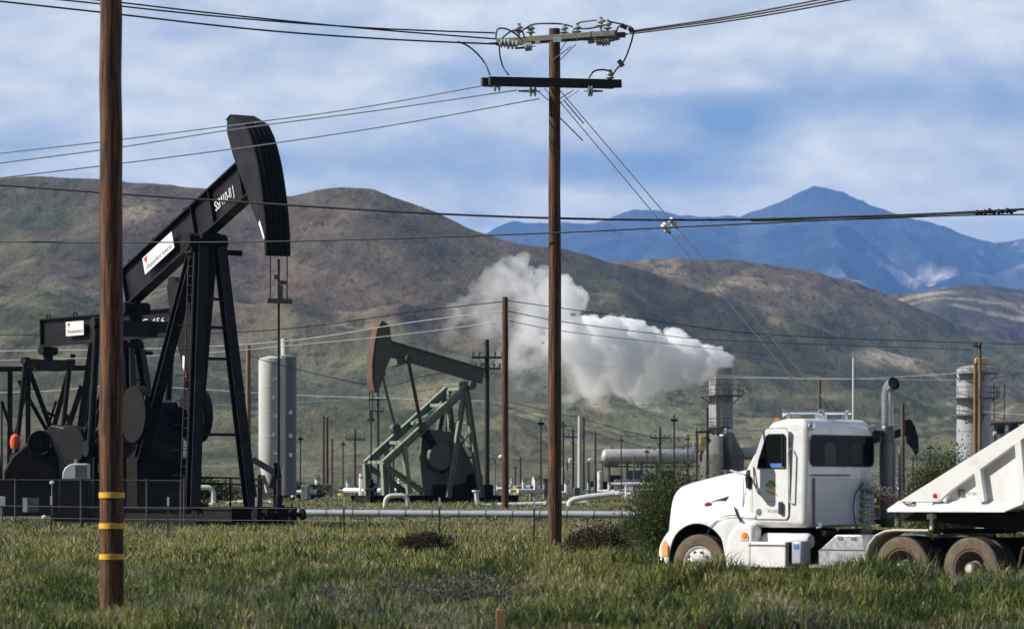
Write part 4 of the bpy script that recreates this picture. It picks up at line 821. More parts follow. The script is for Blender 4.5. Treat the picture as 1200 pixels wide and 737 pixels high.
def chain_fence(pts, h, name_label):
    o0 = pts[0]; root = empty('chain_link_fence', o0, 0, label=name_label, cat='fence'); q = [p-o0 for p in pts]
    for p in q: MB().tube(p, p+Vector((0, 0, h+.05)), .035, n=8).build('post', fencep, root)
    for a, c in zip(q, q[1:]):
        MB().tube(a+Vector((0, 0, h)), c+Vector((0, 0, h)), .025, n=6).build('rail', fencep, root)
        mb = MB(); mb.add([a+Vector((0, 0, .05)), c+Vector((0, 0, .05)), c+Vector((0, 0, h)), a+Vector((0, 0, h))], [(0, 1, 2, 3)]); mb.build('mesh_panel', linkm, root)
def gpt(px, D): x = (px-CX)/F*D; return Vector((x, D, gz(x, D)))
chain_fence([gpt(x, 110) for x in (-30, 18, 95, 172, 212)]+[gpt(216, 113)], 1.75, 'dark chain link fence in front of the black pump jacks')
rr = empty('guard_rail', (0, 0, 0), 0, label='black pipe guard rail around the well head of the large pump jack', cat='rail')
gpts = [gpt(208, 124), gpt(270, 124), gpt(306, 116)]
for p in gpts: MB().tube(p, p+Vector((0, 0, 1.75)), .04, n=8).build('post', blackd, rr)
for h in (1.72, 1.5):
    MB().tube(gpts[0]+Vector((0, 0, h)), gpts[1]+Vector((0, 0, h)), .04, n=6).build('rail', blackd, rr); MB().tube(gpts[1]+Vector((0, 0, h)), gpts[2]+Vector((0, 0, h)), .04, n=6).build('rail', blackd, rr)

# machinery bits around the black units
def at_ground(px, D): return gpt(px, D)
eo = P(88, 562, 116); root = empty('engine', (eo.x, 116, gz(eo.x, 116)), 0, label='engine under a rounded white hood left of the banded pole', cat='engine')
def E_(px, py, dy=0): return P(px, py, 116+dy)-root.location
pr = [(73, 561), (73.5, 554), (76, 548), (81, 544.5), (86, 543), (102, 543), (102, 561)]
MB().prism([E_(x, y) for x, y in pr], (0, .9, 0)).build('hood', whitesign, root, bevel=.02)
MB().prism([E_(x, y, -.02) for x, y in ((88, 545), (102, 545), (102, 560), (88, 560))], (0, .02, 0)).build('louvre_panel', mat('grey_louvre', (.14, .145, .16), .6), root)
MB().tube(E_(89, 544, .4), E_(89, 538, .4), .05, n=8).build('exhaust_pipe', greyp, root)
MB().box(E_(88, 583, .45), (1.0, .9, 1.2)).build('engine_block', blackd, root, bevel=.04)
MB().box(E_(88, 606, .5)+Vector((0, 0, 0)), (1.5, 1.2, .3)).build('base', blackd, root)
ro = at_ground(38, 121); root = empty('gear_drive', ro, 0, label='dark engine drive housing with a round flywheel below the level beam', cat='machine')
def H_(px, py, dy=0): return P(px, py, 121+dy)-ro
MB().prism([H_(x, y) for x, y in ((4, 552), (14, 534), (38, 514), (60, 516), (68, 536), (70, 562), (4, 562))], (0, 1.6, 0)).build('housing', blackd, root, bevel=.08)
MB().box(H_(36, 583, .9), (2.6, 1.4, 1.3)).build('skid', blackd, root, bevel=.03)
mb = MB(); mb.lathe(H_(47, 519, -.1), (0, -1, 0), [(.0, .1), (.1, .12), (.12, .02), (.36, .02), (.42, .08), (.46, .0), (.46, -.15)], 20); mb.build('flywheel', blackd, root, smooth=True)
mb = MB(); mb.lathe(H_(18, 518, .2), (0, 0, 1), [(0, -.25), (.16, -.22), (.2, 0), (.16, .2), (.05, .3), (0, .3)], 12); mb.build('red_canister', mat('orange_red_paint', (.75, .10, .03), .45), root, smooth=True)
mb = MB(); mb.box(H_(29.5, 591.5, -.12), (.16, .1, .5)); mb.build('white_panel', whitesign, root)
MB().box(H_(39, 591.5, -.08), (.38, .1, .5)).build('grey_panel', greyp, root)
ro = at_ground(2, 112); root = empty('control_box', ro, 0, label='small white and grey box at the left edge behind the fence', cat='box'); 
z = P(2, 587, 112).z-ro.z; MB().tube((0, 0, 0), (0, 0, z), .04, n=6).build('post', greyp, root); MB().box((0, 0, z), (.22, .2, .3)).build('case', whitesign, root, bevel=.01)
for (px, py, D, s, nm, lb, m) in ((61, 565.5, 113, .08, 'fence_lamp', 'small round white cap left of the white engine hood', whitesign), (52, 606, 113, .09, 'valve', 'small white valve near the foot of the chain link fence', whitesign)):
    ro = at_ground(px, D); root = empty(nm, ro, 0, label=lb, cat='fitting'); z = P(px, py, D).z-ro.z; MB().tube((0, 0, 0), (0, 0, max(z, .05)), .03, n=6).build('stem', greyp, root); mb = MB(); mb.lathe((0, 0, z), (0, 0, 1), [(0, -s), (s, -s*.4), (s, s*.4), (0, s)], 10); mb.build('cap', m, root, smooth=True)
ro = at_ground(318, 121); root = empty('wellhead_brace', ro, 0, label='dark slanted pipe assembly right of the large pump jack leg, in front of the tank', cat='pipe assembly')
def J_(px, py, dy=0): return P(px, py, 121+dy)-ro
MB().bar(J_(296, 538), J_(326, 556), .2, .22).build('arm', greyp, root); MB().bar(J_(326, 548), J_(318, 572), .12, .2).build('link', rust, root); MB().tube(J_(322, 556), J_(322, 602), .05, n=8).build('post', blackd, root); MB().bar(J_(324, 542), J_(327, 560), .2, .2).build('bracket', blackd, root)
MB().tube(J_(304, 556), J_(304, 600), .05, n=8).build('post', blackd, root)
# marker on the large unit's leg
MB().box((0, 0, 0), (.14, .03, .42)).build('marker', whitesign, big).location = BIGF.y(215.5, 424, -1.05)
MB().box((0, 0, 0), (.14, .03, .3)).build('marker', red, big).location = BIGF.y(217.5, 437, -1.06)

# ------------------------------------------------------------------ grey pipeline in front of the plant
pr_ = empty('pipeline', (P(540, 0, 131).x, 131, 0), 0, label='long grey pipeline lying low across the field in front of the plant', cat='pipeline')
A = P(300, 600.5, 133)-pr_.location; Bp = P(752, 603, 129)-pr_.location
MB().tube(A, Bp, .135, n=16).build('pipe', pipegrey, pr_, smooth=True)
for f in np.linspace(.02, .98, 9):
    p = A.lerp(Bp, f); mb = MB(); mb.box((p.x, p.y, p.z-.19), (.3, .5, .10)); mb.box((p.x, p.y, p.z-.55), (.12, .3, .6)); mb.build('support', greyp, pr_)
for f in np.linspace(.05, .95, 14):
    p = A.lerp(Bp, f); mb = MB(); mb.lathe(p, (1, 0, 0), [(.136, -.05), (.142, -.04), (.142, .04), (.136, .05)], 16); mb.build('weld_band', greyp, pr_)
def pipe_thing(pts, D, r, m, label, name='pipe_run', dy=0.0):
    q = [P(x, y, D+(dd[0] if dd else 0)) for (x, y, *dd) in pts]; o0 = Vector((q[0].x, D, gz(q[0].x, D))); root = empty(name, o0, 0, label=label, cat='pipe')
    out = []
    for i, p in enumerate(q):   # rounded elbows
        p = p-o0
        if 0 < i < len(q)-1:
            a = (q[i-1]-q[i]); c = (q[i+1]-q[i]); la = min(r*3, a.length*.4); lc = min(r*3, c.length*.4); a = a.normalized()*la; c = c.normalized()*lc
            for k in range(6): f = k/5; out.append(p+a*(1-f)**2+c*f**2)
        else: out.append(p)
    MB().path(out, r, 10).build('pipe', m, root, smooth=True)
    for p in (out[0], out[-1]): mb = MB(); mb.lathe(p, (0, 0, 1), [(r*1.7, -.04), (r*1.7, .04), (0, .04)], 12); mb.build('flange', m, root)
    return root
pipe_thing([(451, 600), (452, 581), (477, 580), (478, 598)], 156, .11, whitepipe, 'white upside-down U of pipe in front of the green pump jack')
pipe_thing([(558, 575), (559, 590), (572, 592), (640, 590)], 160, .11, whitepipe, 'white pipe bending along the ground right of the green pump jack')
pipe_thing([(668, 600), (667, 586), (690, 582), (726, 578)], 158, .14, whitepipe, 'white pipe elbow right of the centre pole rising to the right')
pipe_thing([(655, 590), (690, 588), (688, 600)], 162, .1, whitepipe, 'white low pipe just right of the centre pole')
pipe_thing([(595, 590), (628, 590), (640, 589)], 170, .09, whitepipe, 'white straight pipe between the bare pole and centre pole')
pipe_thing([(200, 571), (222, 571), (250, 571), (250, 590)], 160, .12, whitepipe, 'white pipe seen between the legs of the large pump jack')
pipe_thing([(268, 589), (300, 587), (318, 588)], 165, .09, whitepipe, 'white pipe lying left of the tall white tank foot')
pipe_thing([(345, 576), (400, 576), (440, 577)], 330, .22, whitepipe, 'long white pipe line far behind the slim poles')
pipe_thing([(700, 568), (745, 567), (765, 568)], 330, .2, whitepipe, 'upper white pipe below the long horizontal vessel')
pipe_thing([(742, 575), (765, 574)], 325, .16, whitepipe, 'lower short white pipe below the long horizontal vessel')
pipe_thing([(596, 571), (633, 571), (633, 580)], 320, .2, whitepipe, 'white pipe line with a drop, behind the bare brown pole')
def drum(px, yt, yb, wpx, D, m, label, name='tank', cat='tank', lid=None):
    r = wpx/2/F*D; x = (px-CX)/F*D; zt = P(px, yt, D).z; zb = min(P(px, yb, D).z, gz(x, D)); root = empty(name, (x, D, zb), 0, label=label, cat=cat); h = zt-zb
    mb = MB(); mb.lathe((0, 0, 0), (0, 0, 1), [(0, 0), (r, 0), (r, h*.33), (r*1.03, h*.34), (r, h*.35), (r, h*.66), (r*1.03, h*.67), (r, h*.68), (r, h), (0, h)], 20); mb.build('shell', m, root, smooth=True); MB().lathe((0, 0, h), (0, 0, 1), [(r*1.04, -.03), (r*1.04, .04), (0, .09)], 20).build('lid', lid or m, root); return root
drum(363.5, 568, 588, 9, 240, greyp, 'dark grey drum left of the three slim poles')
drum(430, 562, 588, 9, 230, blackd, 'dark drum left of the green pump jack frame')
drum(638, 561, 583, 10, 280, mat('brown_tank_paint', (.12, .07, .055), .7), 'brown tank half hidden left of the centre pole')
drum(403, 577, 588, 14, 250, yellowrust, 'low faded yellow tank between the slim poles and the green pump jack')
drum(607, 570, 583, 12, 270, yellowrust, 'low yellow tank right of the bare brown pole')
drum(626, 560, 575, 5, 275, whitepipe, 'small white dome topped vessel left of the brown tank')
drum(703, 553, 575, 6, 290, whitepipe, 'small white vessel below the left end of the long horizontal vessel')
drum(665, 575, 590, 9, 240, greyp, 'grey drum just right of the centre pole')
for i, (px, yt, yb, wp, D, m, nm) in enumerate(((622, 574, 587, 16, 300, greyp, 'grey pump skid right of the low yellow tank'), (650, 566, 586, 18, 310, mat('brown_shed', (.11, .08, .06), .8), 'brown equipment block behind the centre pole foot'), (700, 562, 584, 26, 330, blackd, 'dark equipment block under the left end of the horizontal vessel'),
     (735, 560, 584, 30, 335, greyp, 'grey equipment block under the middle of the horizontal vessel'), (660, 545, 570, 5, 320, whitepipe, 'slim white column right of the centre pole, half hidden'), (395, 570, 584, 12, 290, rust, 'rust brown box behind the low faded yellow tank'), (470, 571, 588, 10, 200, blackd, 'dark box behind the legs of the green frame'))):
    r = wp/2/F*D; x = (px-CX)/F*D; zb = gz(x, D); h = P(px, yt, D).z-zb; root = empty('equipment_skid', (x, D, zb), 0, label=nm, cat='equipment'); MB().box((0, 0, h*.45), (2*r, 1.6, h*.9)).build('housing', m, root, bevel=.06)
    MB().tube((-r*.4, 0, h*.5), (-r*.4, 0, h*1.35), .06, n=8).build('vent', greyp, root); MB().box((r*.2, -.85, h*.5), (r*.5, .1, h*.35)).build('panel', whitepipe if i % 2 else greyp, root)
    MB().tube((-r*1.1, -1.0, h*.25), (r*1.3, -1.0, h*.25), .09, n=8).build('pipe', whitepipe, root)
for (px, D) in ((665, 300), (688, 305), (652, 300)):
    ro = gpt(px, D); h = P(px, 540, D).z-ro.z; root = empty('floodlight_post', ro, 0, label={665: 'post with pale round fittings just right of the centre pole', 688: 'thin post with fittings right of the pale grey pole', 652: 'thin post mostly behind the centre pole'}[px], cat='lamp post'); MB().tube((0, 0, 0), (0, 0, h), .07, n=6).build('post', greyp, root); MB().box((.35, 0, h), (.5, .3, .5)).build('lamp', whitepipe, root, bevel=.08)

# thin posts and valve trees of the plant, too small to tell apart
rc = random.Random(5)
def post_thing():
    r_ = empty('post', (0, 0, 0), 0, label='short dark post among the plant pipework behind the pipeline', cat='post', group='short posts of the plant'); MB().tube((0, 0, 0), (0, 0, 3.0), .07, .06, 6).build('shaft', darkwood, r_); MB().box((0, 0, 2.8), (.5, .08, .1)).build('crosspiece', darkwood, r_); return r_
def valve_thing():
    r_ = empty('valve_tree', (0, 0, 0), 0, label='small pipe riser with round valve wheels among the plant pipework', cat='valve', group='valve risers of the plant')
    MB().tube((0, 0, 0), (0, 0, 1.0), .11, n=8).build('riser', whitepipe, r_); mb = MB(); mb.lathe((0, -.1, .95), (0, -1, 0), [(.10, -.02), (.13, -.02), (.13, .02), (.10, .02)], 12, closed=True); mb.build('wheel', mat('valve_paint', (.16, .09, .06), .7), r_); MB().tube((-.8, 0, .35), (.9, 0, .35), .1, n=8).build('pipe', whitepipe, r_); MB().box((.5, 0, .3), (.3, .4, .7)).build('body', greyp, r_, bevel=.03); return r_
pp = post_thing(); vt = valve_thing(); firstp = firstv = True
PPX = {352: 'right of the tall grey tank', 402: 'behind the low faded yellow tank', 461: 'inside the low end of the green frame', 512: 'behind the green pump jack gear guard', 548: 'between the rear legs of the green pump jack', 604: 'just right of the bare brown pole', 634: 'left of the centre pole, by the brown tank', 660: 'just right of the centre pole', 690: 'between the pale grey pole and the reddish pole', 706: 'below the rounded left end of the horizontal vessel', 728: 'under the left half of the horizontal vessel', 758: 'under the middle of the horizontal vessel', 790: 'under the right half of the horizontal vessel', 806: 'under the right end of the horizontal vessel', 1070: 'below the distant rounded pump jack head', 1090: 'among the leaves of the shrub behind the trailer'}
VPX = {344: 'right of the tall grey tank foot', 372: 'at the foot of the three slim poles', 408: 'beside the low faded yellow tank', 424: 'left of the dark drum by the green frame', 468: 'behind the white upside-down pipe', 486: 'below the green pump jack crank', 556: 'at the dark pole with two crossarms', 583: 'left of the bare brown pole foot', 600: 'right of the bare brown pole foot', 614: 'beside the low yellow tank', 628: 'in front of the brown tank', 652: 'at the right edge of the centre pole', 664: 'beside the grey drum right of the centre pole', 690: 'below the pale grey pole', 714: 'under the left end of the horizontal vessel', 734: 'left of the tall shrub', 1050: 'between the cab and the far shrub'}
for px, wh in PPX.items():
    D = rc.uniform(220, 330); o_ = pp if firstp else copy_tree(pp); firstp = False; o_.location = gpt(px, D); sc_ = rc.uniform(.8, 2.0); o_.scale = (1, 1, sc_); o_.rotation_euler.z = rc.uniform(-.6, .6); o_['label'] = 'thin dark post '+wh
for px, wh in VPX.items():
    D = rc.uniform(185, 300); o_ = vt if firstv else copy_tree(vt); firstv = False; o_.location = gpt(px, D); sc_ = rc.uniform(.8, 1.5); o_.scale = (sc_*1.1, sc_, sc_); o_.rotation_euler.z = rc.uniform(-.7, .7); o_['label'] = 'small pale valve riser '+wh

# tall white tank and its grey twin
def silo(px, yt, yb, wpx, D, m, label, cone=True):
    r = wpx/2/F*D; x = (px-CX)/F*D; zb = gz(x, D); h = P(px, yt, D).z-zb; hb = P(px, yb, D).z-zb; root = empty('storage_tank', (x, D, zb), 0, label=label, cat='tank')
    pf = [(0, hb), (r*(.45 if cone else 1), hb), (r, hb+(1.6 if cone else .1))]
    for i in range(1, 4): z = hb+1.6+(h-hb-1.8)*i/4; pf += [(r, z-.03), (r*1.008, z-.02), (r*1.008, z+.02), (r, z+.03)]
    pf += [(r, h-.15), (r*.96, h), (r*.2, h+.12), (0, h+.12)]
    mb = MB(); mb.lathe((0, 0, 0), (0, 0, 1), pf, 36); mb.build('shell', m, root, smooth=True, angle=20)
    for a in (.6, 2.2, 3.8, 5.4): MB().bar((r*.8*math.cos(a), r*.8*math.sin(a), hb+.9 if cone else .2), (r*.8*math.cos(a), r*.8*math.sin(a), -.1), .16, .16).build('leg', greyp, root)
    return root, r, h
st, r, h = silo(318, 420, 577, 30, 175, concrete, 'tall pale white cylindrical tank, left of the grey one')
for i in range(7): mb = MB(); mb.box((r*.3+.1*i % .2, -r*.98, 1.5+i*.95), (.10, .1, .12)); mb.build('fitting', whitepipe, st)
st2, r, h = silo(335.5, 418, 580, 24, 178, mat('grey_tank_cladding', (.2, .2, .21), .7, var=.15, vscale=1.2, stretch=(1, 1, .3)), 'tall grey cylindrical tank behind the pale white tank', False)
MB().tube((-.1*r, 0, h), (-.1*r, 0, P(335, 397, 178).z-st2.location.z), .22, n=14).build('vent_pipe', concrete, st2, smooth=True)
for zz in (2.4, 3.4, 4.6): MB().box((r*.5, -r*.88, zz), (.14, .14, .2)).build('fitting', whitepipe, st2)

# horizontal vessel on its frame
vo = gpt(760, 400); ve = empty('storage_vessel', vo, 0, label='long silvery horizontal vessel on a steel frame, behind the green shrub', cat='vessel')
def V_(px, py, dy=0): return P(px, py, 400+dy)-vo
r = (544-526)/2/F*400; zc = V_(760, 535).z; mb = MB(); L0, L1 = V_(709, 535).x, V_(812, 535).x
mb.lathe((L0-r*.5, 0, zc), (1, 0, 0), [(0, 0), (r*.6, .12), (r*.92, r*.3), (r, r*.6), (r, L1-L0+r*.4), (r*.92, L1-L0+r*.7), (r*.6, L1-L0+r*.88), (0, L1-L0+r)], 28); mb.build('shell', mat('silver_vessel', (.58, .57, .55), .4, .3, var=.2, vscale=.5, dirt=(.2, .15, .11), dirt_amt=.6, dirt_scale=.5), ve, smooth=True, angle=60)
for px in (714, 735, 752, 770, 790, 806):
    x = V_(px, 0).x
    for s in (-.8, .8): MB().bar((x, s, 0), (x, s, zc-r*.7), .22, .22).build('column', platem, ve)
    MB().box((x, 0, zc-r), (.3, 2.0, .25)).build('saddle', rust, ve)
MB().box(((L0+L1)/2, -.9, zc-r-.25), (L1-L0, .15, .22)).build('beam', platem, ve); MB().box(((L0+L1)/2, .9, zc-r-.25), (L1-L0, .15, .22)).build('beam', platem, ve)
MB().box((V_(716, 0).x, -.95, zc-r-.1), (1.8, .2, .25)).build('rusty_bracket', rust, ve)
for px in (716, 760, 800): mb = MB(); mb.tube((V_(px, 0).x, 0, zc+r*.9), (V_(px, 0).x, 0, zc+r+.35), .16, n=10); mb.build('nozzle', greyp, ve)
for i, px in enumerate((722, 743, 763, 783)): MB().box((V_(px, 0).x, .2, 1.2+.3*(i % 2)), (1.6, 1.2, 1.8+.5*(i % 2))).build('pump_block', [blackd, greyp, platem, blackd][i], ve, bevel=.08)

def lattice_platform(root, c, r, z, h=1.0, a0=0, a1=360, w_=.9):
    mb = MB(); n = 20; an = [R(a0+(a1-a0)*i/n) for i in range(n+1)]
    vs = []
    for a in an: vs += [Vector((c[0]+math.cos(a)*q, c[1]+math.sin(a)*q, zz)) for q, zz in ((r, z), (r+w_, z), (r+w_, z-.15), (r, z-.15))]
    mb.add(vs, [(i*4+k, i*4+(k+1) % 4, (i+1)*4+(k+1) % 4, (i+1)*4+k) for i in range(n) for k in range(4)]+([(0, 1, 2, 3), (n*4, n*4+1, n*4+2, n*4+3)] if a1-a0 < 360 else [])); mb.build('platform', platem, root)
    mb = MB()
    for hz2 in (h*.5, h): mb.path([(c[0]+math.cos(a)*(r+w_), c[1]+math.sin(a)*(r+w_), z+hz2) for a in an], .05, 5)
    for a in an[::2]: mb.tube((c[0]+math.cos(a)*(r+w_), c[1]+math.sin(a)*(r+w_), z), (c[0]+math.cos(a)*(r+w_), c[1]+math.sin(a)*(r+w_), z+h), .04, n=5)
    mb.build('railing', platem, root)
    for a in (a0+10, (a0+a1)/2, a1-10) if a1-a0 < 360 else (20, 110, 160, 200, 290, 340):
        a = R(a); MB().bar((c[0]+math.cos(a)*(r+w_*.9), c[1]+math.sin(a)*(r+w_*.9), z-.15), (c[0]+math.cos(a)*r, c[1]+math.sin(a)*r, z-1.1), .1, .1).build('brace', platem, root)
# steaming tower
to = gpt(845, 430); tw = empty('scrubber_tower', to, 0, label='beige cylindrical tower with railed platform that blows out the steam', cat='tower')
def T_(px, py): return P(px, py, 430)-to
r = 14.2/F*430; ztop = T_(0, 431).z; zl = T_(0, 508).z; zc0 = T_(0, 545).z
mb = MB(); pf = [(r, zl)]
for i in range(1, 8): z = zl+(ztop-zl)*i/8; pf += [(r, z-.05), (r*1.015, z-.04), (r*1.015, z+.04), (r, z+.05)]
pf += [(r, ztop), (r*.9, ztop), (r*.9, ztop-1.5)]
mb.lathe((0, 0, 0), (0, 0, 1), pf, 36); mb.build('shell', towerm, tw, smooth=True, angle=25)
MB().lathe((0, 0, 0), (0, 0, 1), [(r*1.9, 0), (r*1.9, zl-2.6), (r*1.02, zl+.1), (r*.9, zl+.15)], 36).build('skirt', mat('dark_hopper_steel', (.13, .12, .105), .7, var=.3), tw, smooth=True, angle=25)
lattice_platform(tw, (0, 0), r, T_(0, 463).z, 1.25, w_=1.25)
lattice_platform(tw, (0, 0), r, T_(0, 500).z, 1.0, 150, 300, w_=1.0)
mb = MB(); mb.path([(-r*.5, -r*.9-.1, 0), (-r*.5, -r*.9-.1, ztop-.3)], .09, 6); mb.build('vent_riser', whitepipe, tw)
mb = MB()
for s in (-.25, .25): mb.tube((-r*1.02+s, -r*.5, 0), (-r*1.02+s, -r*.5, ztop-1), .05, n=5)
for i in range(46): mb.tube((-r*1.02-.25, -r*.5, 1+i*.33), (-r*1.02+.25, -r*.5, 1+i*.33), .03, n=4)
mb.build('ladder', platem, tw)
mb = MB()
for x in (-3.6, -2.4, -1.3):
    mb.bar((x-.6, -1.0, 0), (x-.6, -1.0, zl), .14, .14)
for z in (1.5, 3.4, 5.2): mb.bar((-4.3, -1.0, z), (-1.8, -1.0, z), .12, .14)
mb.bar((-4.2, -1.0, 1.5), (-1.9, -1.0, 3.4), .08, .08); mb.bar((-4.2, -1.0, 5.2), (-1.9, -1.0, 3.4), .08, .08); mb.build('pipe_rack', platem, tw)
MB().box((-2.3, -1.3, T_(0, 520).z), (.9, .6, 1.9)).build('valve_box', yellowrust, tw, bevel=.05); MB().box((-3.3, -1.3, T_(0, 526).z), (.6, .6, 1.8)).build('valve_box', pipegrey, tw, bevel=.05)
mb = MB(); mb.lathe((2.6, 0, T_(0, 531).z), (1, 0, 0), [(0, 0), (.7, 0), (.8, .2), (.8, 2.6), (.6, 3.0), (0, 3.1)], 20); mb.build('duct', mat('silver_vessel', (.5, .5, .5)), tw, smooth=True)
# right-hand tower
to = gpt(1143, 430); tw = empty('scrubber_tower', to, 0, label='silver cylindrical tower with platforms behind the pair of tan poles at right', cat='tower')
def T2(px, py): return P(px, py, 430)-to
r = 20/F*430; cx = T2(1141, 0).x; ztop = T2(0, 433).z; pf = [(0, 0), (r, 0)]
for i in range(1, 10): z = ztop*i/10; pf += [(r, z-.05), (r*1.02, z-.04), (r*1.02, z+.04), (r, z+.05)]
pf += [(r, ztop), (r*.8, ztop+.3), (0, ztop+.6)]
mb = MB(); mb.lathe((cx, 0, 0), (0, 0, 1), pf, 36); mb.build('shell', mat('silver_tower_cladding', (.42, .43, .44), .5, .3, var=.2, vscale=.8, stretch=(1, 1, .3)), tw, smooth=True, angle=40)
lattice_platform(tw, (cx, 0), r, T2(0, 437).z, 1.0, 200, 380, w_=1.0); lattice_platform(tw, (cx, 0), r, T2(0, 466).z, 1.3, 150, 400, w_=1.1); lattice_platform(tw, (cx, 0), r, T2(0, 486).z, 1.0, 170, 300, w_=.6)
MB().box((cx+.8, -1.2, T2(0, 424).z), (1.6, .8, .9)).build('vent_hood', yellowrust, tw, bevel=.1)
mb = MB(); x = T2(1165, 0).x
for q in (0, 1.3): mb.bar((x+q, 0, 0), (x+q, 0, T2(0, 450).z), .12, .12)
for i in range(9): mb.bar((x, 0, 1+i*1.4), (x+1.3, 0, 1+(i+1)*1.4 if i % 2 else 1+i*1.4), .08, .08)
mb.build('ladder_frame', platem, tw)
ro = gpt(1180, 380); root = empty('pipe_rack', ro, 0, label='tangle of dark and pale pipework right of the right-hand tower', cat='pipe rack')
def K_(px, py, dy=0): return P(px, py, 380+dy)-ro
for px in (1166, 1174, 1183, 1192, 1204): MB().bar(K_(px, 590), K_(px, 494+(px*7 % 12)), .3, .3).build('column', platem, root)
for (x0, y0, x1, y1) in ((1160, 496, 1210, 494), (1164, 508, 1212, 507), (1170, 522, 1210, 520)): MB().tube(K_(x0, y0, -.4), K_(x1, y1, -.4), .25, n=10).build('pipe', whitepipe if y0 == 508 else platem, root)
for (px, py) in ((1172, 503), (1188, 500), (1180, 515), (1197, 513)): MB().box(K_(px, py, -.5), (.9, .6, 1.0)).build('valve', blackd if px % 2 == 0 else whitepipe, root, bevel=.1)
# white mast and low yellow machine seen past the cab
ro = gpt(1000, 110); root = empty('antenna_mast', ro, 0, label='thin white mast standing up behind the truck cab roof', cat='mast'); MB().tube((0, 0, 0), (0, 0, P(1000, 419, 110).z-ro.z), .045, .03, 8).build('mast', whitepipe, root); MB().tube((0, 0, P(1000, 419, 110).z-ro.z), (0, 0, P(1000, 412, 110).z-ro.z), .015, n=5).build('tip', galv, root)
ro = gpt(1048, 130); root = empty('equipment_skid', ro, 0, label='low yellow framed equipment seen between cab and shrub', cat='equipment'); z = P(1048, 582, 130).z-ro.z; MB().box((0, 0, z/2), (2.2, 1.2, z)).build('housing', platem, root, bevel=.05); MB().box((0, -.62, z+.02), (2.3, .1, .12)).build('rail', yellowrust, root); MB().box((0, -.62, z*.6), (2.3, .08, .1)).build('rail', yellowrust, root); MB().box((-.9, -.62, z*.9), (.3, .1, .25)).build('cap', whitepipe, root)
ro = P(587, 714, 42.2); g = gz(ro.x, 42.2); root = empty('stake', (ro.x, 42.2, g), 0, label='small tan wooden stake at the bottom edge of the grass', cat='stake'); mb = MB(); h = ro.z-g; mb.bar((0, 0, -.1), (0, 0, h), .12, .05, up=(0, 1, 0)); mb.build('shaft', mat('raw_stake_wood', (.42, .24, .12), .8, var=.25), root, bevel=.005)

# ------------------------------------------------------------------ steam
spx = [(850, 424, 9, 0), (840, 420, 14, 0), (824, 418, 20, 1), (818, 430, 22, 0), (798, 425, 32, -1), (790, 400, 16, 1), (770, 428, 38, 0), (765, 398, 20, -1), (742, 432, 36, 1), (740, 400, 28, 0), (715, 390, 22, -1), (712, 425, 42, 0), (690, 400, 34, 1), (670, 430, 38, -1), (660, 395, 32, 0), (640, 375, 30, 1),
       (655, 350, 26, 0), (672, 352, 16, 1), (640, 420, 44, 0), (610, 380, 38, -1), (600, 350, 30, 0), (600, 322, 24, 0), (612, 306, 13, 1), (585, 335, 26, -1), (560, 370, 32, 0), (545, 395, 30, 1), (575, 410, 42, 0), (540, 420, 26, -1), (605, 440, 36, 0), (560, 440, 26, 1), (525, 400, 15, 0), (585, 462, 18, 0), (632, 335, 22, -1), (530, 440, 26, 0), (542, 462, 18, 1), (515, 418, 20, -1), (524, 372, 18, 0), (660, 462, 16, 0), (560, 345, 18, 1), (750, 452, 20, 0), (700, 456, 20, 0)]
sbm = bmesh.new()
so0 = P(700, 400, 430)
for (px, py, r, dz) in spx:
    Dq = 430-(850-px)*.13; rr = r/F*Dq; c = P(px, py, Dq+dz*rr*.7)-so0
    m4 = Matrix.Translation(c) @ Matrix.Diagonal((rr, rr*.95, rr, 1)); bmesh.ops.create_icosphere(sbm, subdivisions=3, radius=1, matrix=m4)
sme = bpy.data.meshes.new('steam_plume'); sbm.to_mesh(sme); sbm.free()
ste = bpy.data.objects.new('steam_plume', sme); COL.objects.link(ste); ste.location = so0
rm = ste.modifiers.new('remesh', 'REMESH'); rm.mode = 'VOXEL'; rm.voxel_size = .22
for (sz, st_, dp) in ((3.2, 1.9, 2), (1.3, 1.2, 2), (.6, .55, 1)):
    tx = bpy.data.textures.new('puff', 'CLOUDS'); tx.noise_scale = sz; tx.noise_depth = dp; tx.noise_type = 'SOFT_NOISE'
    dm = ste.modifiers.new('puff', 'DISPLACE'); dm.texture = tx; dm.strength = st_; dm.mid_level = .5; dm.texture_coords = 'LOCAL'
bpy.context.view_layer.update(); dg = bpy.context.evaluated_depsgraph_get(); nm = bpy.data.meshes.new_from_object(ste.evaluated_get(dg)); ste.modifiers.clear(); ste.data = nm
smt = bpy.data.materials.new('steam'); smt.use_nodes = True; t = smt.node_tree; t.nodes.clear()
pv = t.nodes.new('ShaderNodeVolumePrincipled'); pv.inputs['Color'].default_value = (.996, .996, .998, 1); pv.inputs['Anisotropy'].default_value = 0
tcn = t.nodes.new('ShaderNodeTexCoord'); sp = t.nodes.new('ShaderNodeSeparateXYZ'); t.links.new(tcn.outputs['Object'], sp.inputs[0])
def sn(sc, det, r):
    n = t.nodes.new('ShaderNodeTexNoise'); n.inputs['Scale'].default_value = sc; n.inputs['Detail'].default_value = det; n.inputs['Roughness'].default_value = r; t.links.new(tcn.outputs['Object'], n.inputs['Vector']); return n.outputs['Fac']
na = sn(.16, 4, .6); nb = sn(.55, 3, .6)
fade = mth(t, 'MULTIPLY_ADD', sp.outputs[0], 1/15.0, .95, clamp=True)     # thick near the tower (right), thinning downwind
dn = mth(t, 'ADD', mth(t, 'MULTIPLY', mth(t, 'SUBTRACT', na, .5), 3.4), mth(t, 'MULTIPLY', mth(t, 'SUBTRACT', nb, .5), 1.4))
low = mth(t, 'MULTIPLY_ADD', sp.outputs[2], .22, 1.15, clamp=True)
